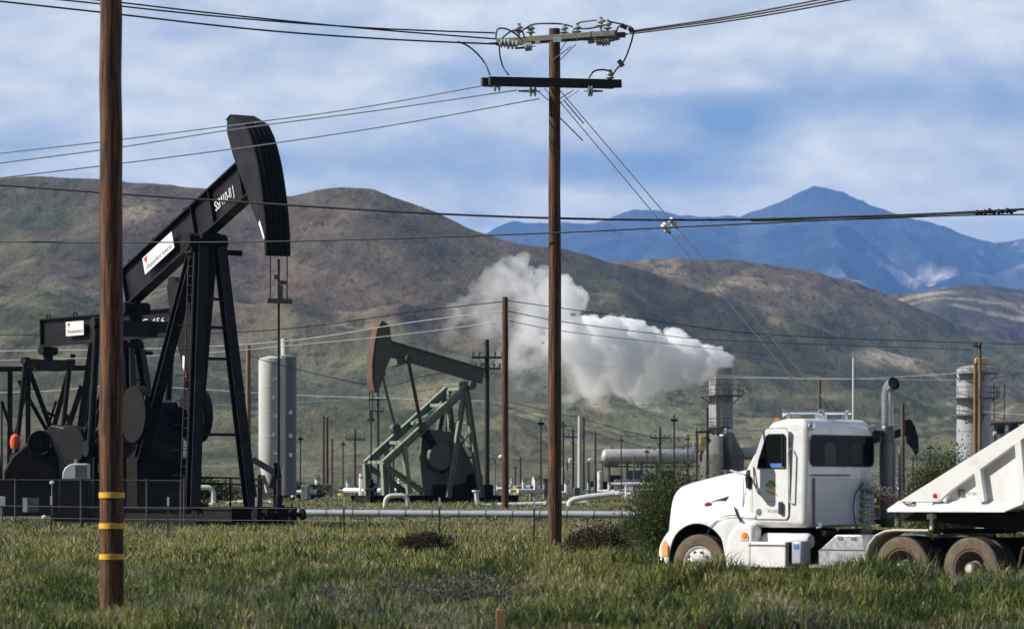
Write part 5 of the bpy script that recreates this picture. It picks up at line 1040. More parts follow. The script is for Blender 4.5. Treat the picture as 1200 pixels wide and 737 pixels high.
fade = mth(t, 'SUBTRACT', fade, mth(t, 'MULTIPLY', mth(t, 'SUBTRACT', 1.0, low), .5))
dens = mth(t, 'MULTIPLY', mth(t, 'ADD', mth(t, 'MULTIPLY', fade, 1.0), mth(t, 'MULTIPLY_ADD', dn, .75, .06), clamp=True), mth(t, 'MULTIPLY_ADD', fade, .55, .40))
t.links.new(dens, pv.inputs['Density'])
mo = t.nodes.new('ShaderNodeOutputMaterial'); t.links.new(pv.outputs[0], mo.inputs['Volume']); nm.materials.clear(); nm.materials.append(smt)
tag(ste, 'white steam billowing left from the tower top', 'steam', kind='stuff')

# ------------------------------------------------------------------ white tractor unit (x forward, y to its left = near side)
TZ = .12; TF_ = Frame((7.168, 56.935, TZ), 140)
def TP(px, py, y): return TF_.y(px, py, y)
trk = empty('truck', TF_.o, TF_.a, label='white day cab semi truck with chrome exhaust stack, driving away to the left', cat='truck')
def wheel(parent, c, ax, r=.52, w_=.27, dual=False, front=False, yaw=0):
    """tyre with its outer face towards +y (ax=1) or -y (ax=-1); rim as its sub-part"""
    A_ = Vector((math.sin(yaw)*-1, math.cos(yaw), 0))*ax; c = Vector(c); mb = MB(); rr = .30
    prof = [(rr, -w_*.42), (rr+.03, -w_*.5), (r*.82, -w_*.54), (r*.94, -w_*.50), (r*.99, -w_*.42)]
    for k in range(5):
        h0 = -w_*.38+k*w_*.155; prof += [(r, h0), (r, h0+w_*.12), (r-.014, h0+w_*.125), (r-.014, h0+w_*.15)]
    prof = prof[:-2]+[(r*.99, w_*.42), (r*.94, w_*.50), (r*.82, w_*.54), (rr+.03, w_*.5), (rr, w_*.42)]
    mb.lathe(c, A_, prof, 48, closed=True); ty = mb.build('tyre', [dusty], parent, smooth=True, angle=25)
    # dark tread
    mb = MB(); n = 64; x_, y_, z_, _ = mb.frame(c, c+A_)
    for i in range(n):
        a = 2*math.pi*i/n; d = x_*math.cos(a)+y_*math.sin(a); q = x_*-math.sin(a)+y_*math.cos(a)
        for h0 in (-.36, -.12, .12, .36): mb.bar(c+d*(r-.004)+A_*w_*h0-q*.018, c+d*(r-.004)+A_*w_*h0+q*.018, w_*.18, .014, up=d)
    mb.build('tread', rubber, ty)
    rm_ = whitepipe if front else rimdust; mb = MB()
    if front: mb.lathe(c+A_*w_*.5, A_, [(rr+.012, .0), (rr, .0), (rr-.03, -.04), (rr-.07, .005), (.19, .03), (.17, .05), (.12, .055), (.12, .09), (.07, .11), (0, .11)], 36)
    else: mb.lathe(c+A_*w_*.5, A_, [(rr+.012, 0), (rr-.01, 0), (rr-.03, -.06), (rr-.07, -.17), (.15, -.19), (.14, -.12), (.11, -.11), (.11, .0), (.09, .02), (0, .02)], 36)
    mb.m = 1
    for i in range(10):
        a = 2*math.pi*i/10; d = x_*math.cos(a)+y_*math.sin(a)
        mb.lathe(c+A_*w_*.5+d*(.205 if front else .2), A_, [(.0, .03 if front else -.17), (.034, .028 if front else -.172), (.034, .0 if front else -.2)], 10)
    rim = mb.build('rim', [rm_, gap], parent, smooth=True, angle=35)
    mb = MB(); mb.lathe(c+A_*w_*.5, A_, [(0, .05 if not front else .13), (.06, .05 if not front else .13), (.075, .02 if not front else .1), (.075, -.02)], 16); mb.build('hub_cap', whitepipe if not front else chrome, rim, smooth=True)
for ax in (1, -1):
    t_ = empty('wheel', (4.2, 0, 0)); t_.parent = trk; wheel(t_, (0, 1.02*ax, .52), ax, front=True, yaw=R(6), w_=.29)
for x in (0, -1.33):
    for ax in (1, -1):
        t_ = empty('wheel', (x, 0, 0)); t_.parent = trk; wheel(t_, (0, 1.08*ax, .52), ax); wheel(t_, (0, .75*ax, .52), ax)
    MB().tube((x, -1.0, .52), (x, 1.0, .52), .09, n=12).build('axle', blackd, trk); MB().lathe((x, 0, .52), (1, 0, 0), [(0, -.3), (.2, -.2), (.24, 0), (.2, .2), (0, .3)], 14).build('differential', blackd, trk)
MB().tube((4.2, -.95, .5), (4.2, .95, .5), .06, n=10).build('axle', blackd, trk)
for s in (-.42, .42): MB().bar((5.0, s, .88), (-2.1, s, .88), .08, .27).build('frame_rail', blackd, trk)
MB().box((-.65, 0, 1.12), (1.1, .9, .08)).build('fifth_wheel', blackd, trk, bevel=.02); MB().box((1.3, 0, .98), (1.2, .7, .12)).build('deck', alu, trk)
MB().tube((2.5, .2, .8), (.3, 0, .6), .06, n=8).build('drive_shaft', blackd, trk)
mb = MB(); mb.box((4.2, 0, 1.05), (1.5, .7, .7)); mb.box((2.9, 0, .85), (1.2, .6, .6)); mb.build('engine', blackd, trk, bevel=.05)
# hood with flared fenders: a loft of half sections
def hood_sec(x, full=True):
    hw = np.interp(x, [3.0, 3.4, 4.0, 4.6, 4.95, 5.2, 5.34], [1.0, .97, .87, .76, .70, .62, .52]); zt = np.interp(x, [3.0, 3.3, 3.7, 4.1, 4.6, 4.9, 5.06, 5.16, 5.24, 5.30, 5.36], [2.24, 2.21, 2.16, 2.10, 2.01, 1.95, 1.91, 1.85, 1.70, 1.42, 1.0])
    fy = np.interp(x, [3.0, 3.3, 3.6, 4.2, 4.7, 5.0, 5.2, 5.36], [1.03, 1.12, 1.19, 1.20, 1.18, 1.10, .98, .75]); zf = np.interp(x, [3.0, 3.2, 3.5, 3.9, 4.3, 4.65, 4.9, 5.1, 5.25, 5.36], [1.30, 1.32, 1.37, 1.40, 1.37, 1.27, 1.13, .98, .84, .72])
    wl = min(zt-.1, zf+.12)
    d = (x-4.2); rad = .66; arch = .56+math.sqrt(max(0, rad*rad-d*d)) if abs(d) < rad else (.42 if x > 4.5 else .45)
    zb = min(arch, zf-.07)
    if x < 3.62: zb = np.interp(x, [3.0, 3.3, 3.62], [1.16, .95, .56])
    return [(0, zt), (hw*.35, zt-.01), (hw*.68, zt-.035), (hw*.88, zt-.10), (hw*.97, zt-.22 if zt-.22 > wl else wl+.02), (hw+.005, (zt+wl)/2-.1 if (zt+wl)/2-.1 > wl else wl+.01), (hw+.03, wl), (hw+.09, zf+.02), ((fy+hw)/2+.04, zf+.005), (fy-.06, zf-.03), (fy-.01, zf-.10), (fy, (zf-.10+zb)/2 if zb < zf-.12 else zf-.12), (fy, zb)]
xs = sorted(set([3.05, 3.2]+[round(3.3+.05*i, 3) for i in range(42)]+[5.36])); secs = [hood_sec(x) for x in xs]; ns = len(secs[0]); mb = MB(); vs = []
for x, sc_ in zip(xs, secs): vs += [Vector((x, -y, z)) for (y, z) in sc_[::-1]]+[Vector((x, y, z)) for (y, z) in sc_[1:]]
nn = 2*ns-1; fs = [(i*nn+k, i*nn+k+1, (i+1)*nn+k+1, (i+1)*nn+k) for i in range(len(xs)-1) for k in range(nn-1)]
mb.add(vs, fs); last = (len(xs)-1)*nn; mb.add([vs[last+k] for k in range(nn)], [tuple(range(nn))])
hood = mb.build('hood', white_paint, trk); 
sm = hood.modifiers.new('sub', 'SUBSURF'); sm.levels = 1; sm.render_levels = 2; so_ = hood.modifiers.new('thick', 'SOLIDIFY'); so_.thickness = .02; so_.offset = -1
hood.data.polygons.foreach_set('use_smooth', [True]*len(hood.data.polygons))
mb = MB()
for ax in (1, -1):   # dark wheel wells
    pts = [(4.2+.70*math.cos(R(a)), .56+.70*math.sin(R(a))) for a in range(-5, 186, 10)]
    for (a, b_) in zip(pts, pts[1:]): mb.add([(a[0], .45*ax, a[1]), (b_[0], .45*ax, b_[1]), (b_[0], 1.14*ax, b_[1]), (a[0], 1.14*ax, a[1])], [(0, 1, 2, 3)])
    mb.add([(4.2, .45*ax, .3)]+[(p[0], .45*ax, p[1]) for p in pts], [(0, i, i+1) for i in range(1, len(pts))])
mb.build('wheel_well', blackp2, trk)
MB().prism([(5.0, -1.12, .38), (5.34, -1.05, .38), (5.5, -.6, .38), (5.52, 0, .38), (5.5, .6, .38), (5.34, 1.05, .38), (5.0, 1.14, .38)], (0, 0, .24)).build('bumper', chrome, trk, bevel=.03)
MB().box((5.31, 0, 1.12), (.06, .9, .75)).build('grille', chrome, trk, bevel=.03)
for ax in (1, -1):
    hl = MB(); hl.prism([Vector((x, y*ax, z)) for x, y, z in ((4.86, 1.135, .66), (5.03, 1.07, .64), (5.07, 1.05, .80), (4.94, 1.11, .93), (4.85, 1.145, .84))], (0, .03*ax, 0)); hl.build('headlight', orange if 0 else mat('amber_lens', (.80, .36, .12), .2, spec=.8), trk)
    # rear quarter of the fender
    q = [(3.60, .42), (3.60, .98), (3.55, 1.10), (3.42, 1.2), (3.2, 1.25), (2.98, 1.2), (2.96, .42)]
    mb = MB(); vs = []; K = 9
    prof = [(3.62, .40), (3.60, .75), (3.56, .98), (3.46, 1.12), (3.3, 1.21), (3.08, 1.23)]
    for (x, z) in prof: vs += [Vector((x, 1.215*ax, z)), Vector((x-.0, .9*ax, z))]
    lo_ = [(3.08, .40), (3.02, .9), (3.02, 1.15)]
    mb.prism([Vector((x, .93*ax, z)) for x, z in prof+[(3.0, 1.15), (3.0, .40)]], (0, .27*ax, 0)); mb.build('quarter_fender', white_paint, trk, bevel=.07)
    mb = MB(); mb.lathe((3.18, 1.205*ax, 1.02), (0, ax, 0), [(0, .02), (.05, .015), (.06, 0)], 14); mb.build('marker_lamp', orange, trk, smooth=True)
    MB().box((3.18, 1.205*ax, .98), (.16, .012, .09)).build('lamp_plate', mat('salmon_plate', (.75, .45, .38), .4), trk, bevel=.005)
# hood side vent with red emblem, seams and latch (near side)
v0 = [TP(x, y, 1.0) for x, y in ((826, 585.5), (833, 580), (846.5, 576), (844, 582), (838, 585.5), (830, 586.5))]
def onhood(x): return float(np.interp(x, [3.0, 3.4, 4.0, 4.6, 4.95], [1.0, .97, .87, .76, .70]))
vv = MB(); pts = [(4.24, 1.50), (4.12, 1.60), (3.72, 1.69), (3.80, 1.56), (3.95, 1.50), (4.1, 1.47)]
vs = [Vector((x, onhood(x)+.022, z)) for x, z in pts]; vv.add(vs+[v-Vector((0, .03, 0)) for v in vs], [tuple(range(6))]+[(i, (i+1) % 6, 6+(i+1) % 6, 6+i) for i in range(6)]); vent = vv.build('side_vent', blackp2, trk)
mb = MB(); c = Vector((4.2, onhood(4.2)+.03, 1.535)); ax_ = Vector((.12, 1, 0)).normalized()
mb.add([c+Vector((math.cos(R(a))*.11, -.02*math.cos(R(a)), math.sin(R(a))*.055)) for a in range(0, 360, 20)], [tuple(range(18))]); mb.build('emblem', chrome, vent)
mb = MB(); mb.add([c+Vector((math.cos(R(a))*.085, .006-.015*math.cos(R(a)), math.sin(R(a))*.038)) for a in range(0, 360, 20)], [tuple(range(18))]); mb.build('emblem', mat('dark_red_enamel', (.18, .01, .02), .3), vent)
mb = MB(); mb.path([(3.36, .985, 2.02), (3.36, 1.0, 1.7), (3.36, 1.01, 1.45)], .007, 4); mb.build('panel_seam', gap, trk)
mb = MB(); mb.path([(3.52, 1.03, 1.50), (3.42, 1.10, 1.38), (3.30, 1.14, 1.25)], .018, 5); mb.build('hood_latch', blackp2, trk)
mb = MB(); mb.path([(3.98, 1.215, 1.02), (3.90, 1.212, 1.16), (3.78, 1.20, 1.27), (3.66, 1.185, 1.33), (3.5, 1.15, 1.37), (3.36, 1.12, 1.36)], .008, 4); mb.build('panel_seam', gap, trk)
# cab: side outline swept across
side = [(2.03, 1.16), (3.18, 1.16), (3.30, 1.45), (3.30, 2.16), (3.22, 2.26), (2.92, 2.84), (2.80, 2.95), (2.55, 3.0), (2.2, 3.0), (2.06, 2.94), (2.03, 2.80)]
cb = bmesh.new(); ny = [-1.04, 1.04]; vv = []
for y in ny: vv.append([cb.verts.new((x, y, z)) for x, z in side])
cb.faces.new(vv[0][::-1]); cb.faces.new(vv[1]); n = len(side)
for i in range(n): cb.faces.new((vv[0][i], vv[0][(i+1) % n], vv[1][(i+1) % n], vv[1][i]))
bmesh.ops.recalc_face_normals(cb, faces=cb.faces)
me = bpy.data.meshes.new('cab'); cb.to_mesh(me); cb.free(); me.materials.append(white_paint); cab = bpy.data.objects.new('cab', me); COL.objects.link(cab); cab.parent = trk
for v in me.vertices:
    if v.co.z > 2.75: v.co.y *= .93
bv = cab.modifiers.new('bevel', 'BEVEL'); bv.width = .11; bv.segments = 4; bv.limit_method = 'ANGLE'; bv.angle_limit = R(50)
me.polygons.foreach_set('use_smooth', [True]*len(me.polygons))
wn = cab.modifiers.new('wn', 'WEIGHTED_NORMAL'); wn.keep_sharp = True
def rrect(x0, z0, x1, z1, r, n=5):
    out = []
    for cx_, cz_, a0 in ((x1-r, z1-r, 0), (x0+r, z1-r, 90), (x0+r, z0+r, 180), (x1-r, z0+r, 270)):
        for k in range(n+1): a = R(a0+90*k/n); out.append((cx_+r*math.cos(a), cz_+r*math.sin(a)))
    return out
Yd = 1.043
def side_plate(pts, y, th, m, name, par): return MB().prism([(x, y, z) for x, z in pts], (0, th, 0)).build(name, m, par)
for ax in (1, -1):
    dpts = [(3.05, 1.30), (2.42, 1.30), (2.38, 1.36), (2.38, 2.78), (2.44, 2.84), (2.82, 2.84), (2.92, 2.76), (3.13, 2.24), (3.13, 1.40), (3.10, 1.33)]
    door = MB().prism([(x, Yd*ax, z) for x, z in dpts], (0, .012*ax, 0)).build('door', white_paint, trk, bevel=.004)
    mb = MB(); L = dpts+[dpts[0]]; mb.path([(x, (Yd+.006)*ax, z) for x, z in L], .009, 4); mb.build('door_seam', gap, door)
    wp = [(2.44, 2.17), (3.02, 2.17), (2.985, 2.30), (2.83, 2.70), (2.78, 2.735), (2.47, 2.735), (2.44, 2.70)]
    MB().prism([(x, (Yd+.013)*ax, z) for x, z in wp], (0, .008*ax, 0)).build('window', glass, door)
    mb = MB(); mb.path([(x, (Yd+.02)*ax, z) for x, z in wp+[wp[0]]], .014, 5); mb.build('window_frame', blackp2, door)
    mb = MB(); mb.tube((2.50, (Yd+.022)*ax, 2.2), (2.50, (Yd+.022)*ax, 2.72), .012, n=5); mb.build('window_post', blackp2, door)
    MB().prism([(x, (Yd+.022)*ax, z) for x, z in rrect(2.48, 1.38, 2.56, 1.60, .035)], (0, .03*ax, 0)).build('handle', blackp2, door)
    mb = MB(); mb.path([(2.34, (Yd+.0)*ax, 2.50), (2.34, (Yd+.06)*ax, 2.45), (2.33, (Yd+.06)*ax, 1.62), (2.33, Yd*ax, 1.57)], .014, 7); mb.build('grab_bar', chrome, trk, smooth=True)
    mb = MB(); mb.lathe((2.99, (Yd+.012)*ax, 1.42), (0, ax, 0), [(0, .006), (.06, .004), (.06, 0)], 16); mb.build('door_lock', greyp, door)
    mb = MB(); mb.path([(3.10, (Yd+.02)*ax, 2.2), (3.06, (Yd+.05)*ax, 1.9), (2.98, (Yd+.03)*ax, 1.72)], .012, 6); mb.build('mirror_strut', greyp, door)
    # mirrors
    mr = empty('mirror', (0, 0, 0)); mr.parent = trk
    my = 1.56*ax; mx = 3.28
    MB().prism([(mx+a, my+.0*ax, b_) for a, b_ in rrect(-.05, 2.12, .09, 2.74, .04)], (0, .0001, 0)) if 0 else None
    hb_ = MB(); hb_.prism([(mx+.0, my+a, b_) for a, b_ in rrect(-.11, 2.12, .11, 2.76, .06)], (.11, 0, 0)); hb_.build('mirror_shell', whitepipe if 0 else mat('mirror_shell', (.045, .06, .08), .3, .2), mr, bevel=.02)
    MB().prism([(mx-.012, my+a, b_) for a, b_ in rrect(-.10, 2.135, .10, 2.745, .05)], (.01, 0, 0)).build('mirror_glass', mat('mirror_glass_dark', (.012, .014, .018), .2, 0), mr)
    mb = MB(); mb.tube((mx+.05, my, 2.80), (2.85, 1.0*ax, 2.80), .018, n=6); mb.build('mirror_arm', chrome, mr); mb = MB(); mb.tube((mx+.05, my, 2.16), (3.2, 1.0*ax, 2.02), .016, n=6); mb.build('mirror_arm', chrome, mr)
    mb = MB(); mb.tube((mx+.05, my, 2.08), (mx+.05, my, 2.84), .02, n=6); mb.build('mirror_post', chrome, mr)
    mb = MB(); mb.lathe((3.2, 1.03*ax, 1.98), (0, 0, 1), [(0, -.18), (.06, -.15), (.085, 0), (.06, .14), (0, .17)], 12); mb.build('lower_mirror', blackp2, mr, smooth=True)
    # windshield edge
MB().prism([(3.225, y, 2.30) for y in (-.92, .92)]+[(2.935, y, 2.86) for y in (.86, -.86)], (.008, 0, .004)).build('windshield', glass, trk)
# rear wall: window, lower panel
def rear_plate(pts, x, th, m, name, par=trk, **k): return MB().prism([(x, y, z) for y, z in pts], (th, 0, 0)).build(name, m, par, **k)
rw = rear_plate(rrect(-.99, 2.19, .93, 2.73, .11), 2.026, -.008, blackp2, 'window_frame')
rear_plate(rrect(-.955, 2.22, .895, 2.70, .09), 2.017, -.006, glass, 'rear_window', trk)
rear_plate(rrect(-.99, 1.20, .80, 2.0, .03), 2.027, -.010, mat('rear_panel_paint', (.62, .63, .65), .4, var=.05, dirt=(.35, .34, .32), dirt_amt=.4), 'rear_panel', trk, bevel=.004)
mb = MB(); mb.path([(2.01, .93, 2.04), (1.99, .8, 2.045), (1.99, .1, 2.045), (1.99, -.2, 2.045)], .016, 6); mb.build('grab_bar', greyp, trk)
mb = MB(); mb.path([(2.0, .84, 2.0), (2.0, .84, 1.18)], .02, 6); mb.build('panel_edge', greyp, trk)
for (y, z) in ((.9, 2.88), (-.93, 2.86), (.72, 1.2)):
    mb = MB(); mb.lathe((2.05, y, z), (-1, 0, 0), [(0, .09), (.05, .09), (.075, .05), (.05, 0)], 14); mb.build('work_lamp', chrome, trk, smooth=True)
# things seen inside through the rear window: seat backs behind the glass are dark shapes
for y, m_ in ((.35, seatm), (-.45, blackp2)): MB().prism([(2.0085, a+y, b_) for a, b_ in rrect(-.17, 2.23, .17, 2.60, .08)], (.002, 0, 0)).build('seat_back', m_, trk)
# roof: chrome horns and marker lamps
for (x0, y0, x1, y1) in ((2.72, .55, 2.3, .30), (2.30, .12, 2.12, -.25)):
    a, b_ = Vector((x0, y0, 3.11)), Vector((x1, y1, 3.11)); hr = empty('air_horn', (0, 0, 0)); hr.parent = trk
    mb = MB(); mb.tube(a, b_, .028, n=10); mb.lathe(a, a-b_, [(.028, 0), (.04, .06), (.075, .11), (.0, .09)], 14); mb.lathe(b_, b_-a, [(.028, 0), (.06, .03), (.06, .09), (0, .1)], 14); mb.build('trumpet', chrome, hr, smooth=True)
    for q in (a, b_): MB().box((q.x, q.y, 3.04), (.07, .07, .1)).build('foot', chrome, hr)
for y in (-.6, -.3, 0, .3, .62): mb = MB(); mb.lathe((2.80, y*1.25, 2.975), (0, 0, 1), [(.05, 0), (.045, .035), (0, .05)], 12); mb.build('roof_marker', orange, trk, smooth=True)
# decals
t_ = text_obj('US DOT 368550', .085, greytext, trk, (3.0, Yd+.004, 1.205), (-1, 0, 0), (0, 0, 1), sx=1.0, extr=.001)
t_ = text_obj('CA 321098', .05, greytext, trk, (2.52, Yd+.004, 1.215), (-1, 0, 0), (0, 0, 1), sx=.8, extr=.001)
t_ = text_obj('TK 2195', .08, greytext, trk, (2.82, Yd+.016, 1.41), (-1, 0, 0), (0, 0, 1), sx=.8, extr=.001)
t_ = text_obj('31650', .07, greytext, trk, (3.32, 1.03, 1.70), (-1, 0, 0), (0, 0, 1), sx=.9, extr=.001); t_.location.y = -.01
lgx, lgz = 2.74, 1.80; logo = empty('door_logo', (0, 0, 0)); logo.parent = trk
MB().prism([(lgx+a*.11*math.cos(R(q)), Yd+.014, lgz+.05+.11*math.sin(R(q))) for q in range(0, 181, 20) for a in (1,)], (0, .002, 0)).build('logo_arch', greenleaf, logo)
MB().prism([(lgx+.05*math.cos(R(q)), Yd+.017, lgz+.06+.05*math.sin(R(q))) for q in range(0, 360, 30)], (0, .002, 0)).build('logo_sun', yeldecal, logo)
MB().prism([(lgx+.12, Yd+.014, lgz-.0), (lgx-.12, Yd+.014, lgz-.06), (lgx-.14, Yd+.014, lgz-.11), (lgx+.08, Yd+.014, lgz-.05)], (0, .002, 0)).build('logo_stripe', yeldecal, logo)
MB().box((lgx-.0, Yd+.014, lgz-.20), (.22, .002, .018)).build('logo_line', mat('faint_pink_line', (.7, .5, .48), .6), logo)
MB().box((2.62, Yd+.022, 2.21), (.26, .006, .07)).build('sleeve_in_window', bluefab, trk)
# steps, battery box, tank, tool box
MB().box((2.72, 1.02, .70), (.78, .36, .44)).build('step_box', white_paint, trk, bevel=.02); MB().box((2.72, 1.205, .86), (.76, .008, .02)).build('box_seam', gap, trk)
MB().box((2.33, 1.06, .72), (.10, .26, .40)).build('tank_strap', blackp2, trk)
mb = MB(); mb.lathe((3.02, .86, .93), (-1, 0, 0), [(0, 0), (.11, .01), (.14, .05), (.14, .92), (.11, .97), (0, .97)], 20); mb.build('air_tank', white_paint, trk, smooth=True, angle=40)
MB().box((2.14, 1.02, .74), (.22, .28, .40)).build('def_tank', pipegrey, trk, bevel=.04); MB().box((2.14, 1.165, .84), (.10, .006, .07)).build('blue_cap', bluefab, trk)
mb = MB(); mb.lathe((2.1, -.85, .72), (-1, 0, 0), [(0, 0), (.28, .01), (.32, .05), (.32, 1.15), (.28, 1.2), (0, 1.2)], 24); mb.build('fuel_tank', chrome, trk, smooth=True, angle=40)
q0, q1 = 1.66, .80
MB().prism([(1.30, .72, 1.05), (.78, .72, 1.05), (.70, .72, .50), (1.66, .72, .50), (1.66, .72, .78)], (0, .48, 0)).build('deck_box', alu, trk, bevel=.012)
mb = MB(); mb.bar((1.64, 1.206, .80), (.76, 1.206, .80), .008, .014); mb.build('box_seam', gap, trk)
for x in (1.22, .95): MB().box((x, 1.205, .99), (.09, .012, .05)).build('box_latch', greyp, trk)
MB().box((1.3, .95, .52), (1.1, .5, .05)).build('step_board', alu, trk)
# half fenders over the drive wheels
fen = mat('tan_dusty_fender', (.56, .52, .44), .6, var=.15)
for ax in (1, -1):
    prof = [(.70, .52), (.685, .72), (.61, .90), (.48, 1.04), (.30, 1.115), (.1, 1.135), (-.55, 1.135)]; mb = MB()
    for a, b_ in zip(prof, prof[1:]): mb.add([(a[0], .62*ax, a[1]), (b_[0], .62*ax, b_[1]), (b_[0], 1.24*ax, b_[1]), (a[0], 1.24*ax, a[1]), (a[0], .62*ax, a[1]-.02), (b_[0], .62*ax, b_[1]-.02), (b_[0], 1.24*ax, b_[1]-.02), (a[0], 1.24*ax, a[1]-.02)], [(0, 1, 2, 3), (4, 7, 6, 5), (3, 2, 6, 7), (0, 4, 5, 1)])
    mb.build('drive_fender', fen, trk)
    mb = MB(); mb.path([(a, 1.24*ax, b_+.0) for a, b_ in prof], .022, 6); mb.build('fender_lip', fen, trk, smooth=True)
    MB().tube((-.5, .85*ax, 1.13), (-.5, .85*ax, 1.0), .03, n=6).build('fender_bracket', greyp, trk)
# exhaust stack at the far rear corner
ex = empty('exhaust_stack', (0, 0, 0)); ex.parent = trk; ey, exx = -1.16, 1.86
mb = MB(); pts = [(exx, ey, 2.9)]+[(exx, ey, 3.2)]+[(exx-.0, ey, 3.45)]+[(exx-.03, ey+.01, 3.54), (exx-.09, ey+.02, 3.60), (exx-.17, ey+.05, 3.63)]
mb.path(pts, [.105, .105, .105, .105, .108, .112], 20, cap=False); mb.build('stack_pipe', mat('dull_chrome', (.36, .37, .39), .36, .9), ex, smooth=True)
mb = MB(); d_ = Vector((-.9, .32, .25)).normalized(); mb.lathe(Vector((exx-.168, ey+.05, 3.631)), d_, [(0, -.03), (.108, -.03), (.113, .004), (.117, .006)], 20); mb.build('stack_mouth', blackp2, ex)
mb = MB(); mb.lathe((exx, ey, 1.15), (0, 0, 1), [(.0, 0), (.11, 0), (.125, .04), (.125, 1.65), (.12, 1.72), (.10, 1.76)], 24); mb.build('muffler', mat('dull_muffler', (.10, .10, .11), .45, .6), ex, smooth=True, angle=40)
mb = MB(); mb.lathe((exx-.02, ey+.02, 1.3), (0, 0, 1), [(.14, 0), (.14, 1.3)], 24); gd = mb.build('heat_guard', mat('perforated_guard', (.14, .145, .155), .5, .6), ex, smooth=True)
for z in (2.78, 1.25): MB().box((exx+.1, ey+.1, z), (.2, .16, .08)).build('bracket', blackp2, ex)
MB().tube((exx-.28, ey+.02, 1.15), (exx-.28, ey+.02, 2.55), .03, n=8).build('guard_pipe', greyp, ex)
# air hoses
def coil(p0, p1, r, turns, th, m, name, sag=0):
    p0, p1 = Vector(p0), Vector(p1); z = (p1-p0).normalized(); x = (Vector((0, 1, 0)) if abs(z.y) < .9 else Vector((1, 0, 0))).cross(z).normalized(); y = z.cross(x); n = turns*12; pts = []
    for i in range(n+1): f = i/n; a = f*turns*2*math.pi; pts.append(p0.lerp(p1, f)-Vector((0, 0, sag*4*f*(1-f)))+(x*math.cos(a)+y*math.sin(a))*r)
    MB().path(pts, th, 5).build(name, m, trk, smooth=True)
hy = -.62
coil((1.93, hy, 1.85), (1.93, hy+.06, 1.22), .07, 5, .024, hosegreen, 'air_hose')
coil((1.90, hy-.10, 1.75), (1.90, hy-.16, 1.22), .035, 7, .010, mat('pale_air_hose', (.45, .5, .55), .4), 'air_hose')
mb = MB(); mb.path([(1.93, hy+.06, 1.22), (1.9, hy+.15, 1.12), (1.8, hy+.28, 1.06)], .016, 6); mb.build('air_hose', hosegreen, trk)
coil((1.93, hy-.05, 1.85), (.55, -.25, 1.62), .055, 12, .014, hosered, 'air_hose', sag=.12); coil((1.90, hy-.02, 1.90), (1.2, -.4, 1.78), .07, 5, .013, mat('beige_hose', (.5, .45, .36), .5), 'air_hose', sag=.05)
MB().tube((1.95, hy, 1.1), (1.95, hy, 2.12), .016, n=6).build('hose_mast', chrome, trk); mb = MB(); mb.path([(1.97, hy+.05, 1.9), (1.96, hy+.30, 1.72), (1.96, hy+.36, 1.5), (1.96, hy+.3, 1.25), (1.96, hy+.2, 1.1)], .012, 5); mb.build('electric_cable', hoseblack, trk, smooth=True)
mb = MB(); mb.lathe((1.93, hy, 1.86), (1, .4, 0), [(.07, -.02), (.10, -.02), (.10, .02), (.07, .02)], 16, closed=True); mb.build('hose_ring', hosegreen, trk)
for (x, y, z, d) in ((1.7, .1, 1.08, (.3, .5, .12)), (1.55, -.4, 1.07, (.2, .3, .1)), (1.85, .5, 1.06, (.15, .6, .1)), (1.2, .3, 1.08, (.25, .3, .1))): MB().box((x, y, z), d).build('deck_fitting', blackd, trk, bevel=.02)

# ------------------------------------------------------------------ bottom-dump trailer
trl = empty('trailer', TF_.o, TF_.a, label='white hopper trailer with sloped ribbed front, hitched behind the white truck', cat='trailer')
slope = lambda x: 1.62+(.05-x)*.52      # top line of the front slope, as seen from the side
def sl2(x): return slope(x)
Zt = 3.35; xt = .05-(Zt-1.62)/.52; XE = -11.2
TW = 1.20
outer = [(.26, 1.47), (.05, 1.62), (xt, Zt), (XE-1, Zt), (XE+2.2, 1.62), (XE+2.0, 1.47)]
body = MB()
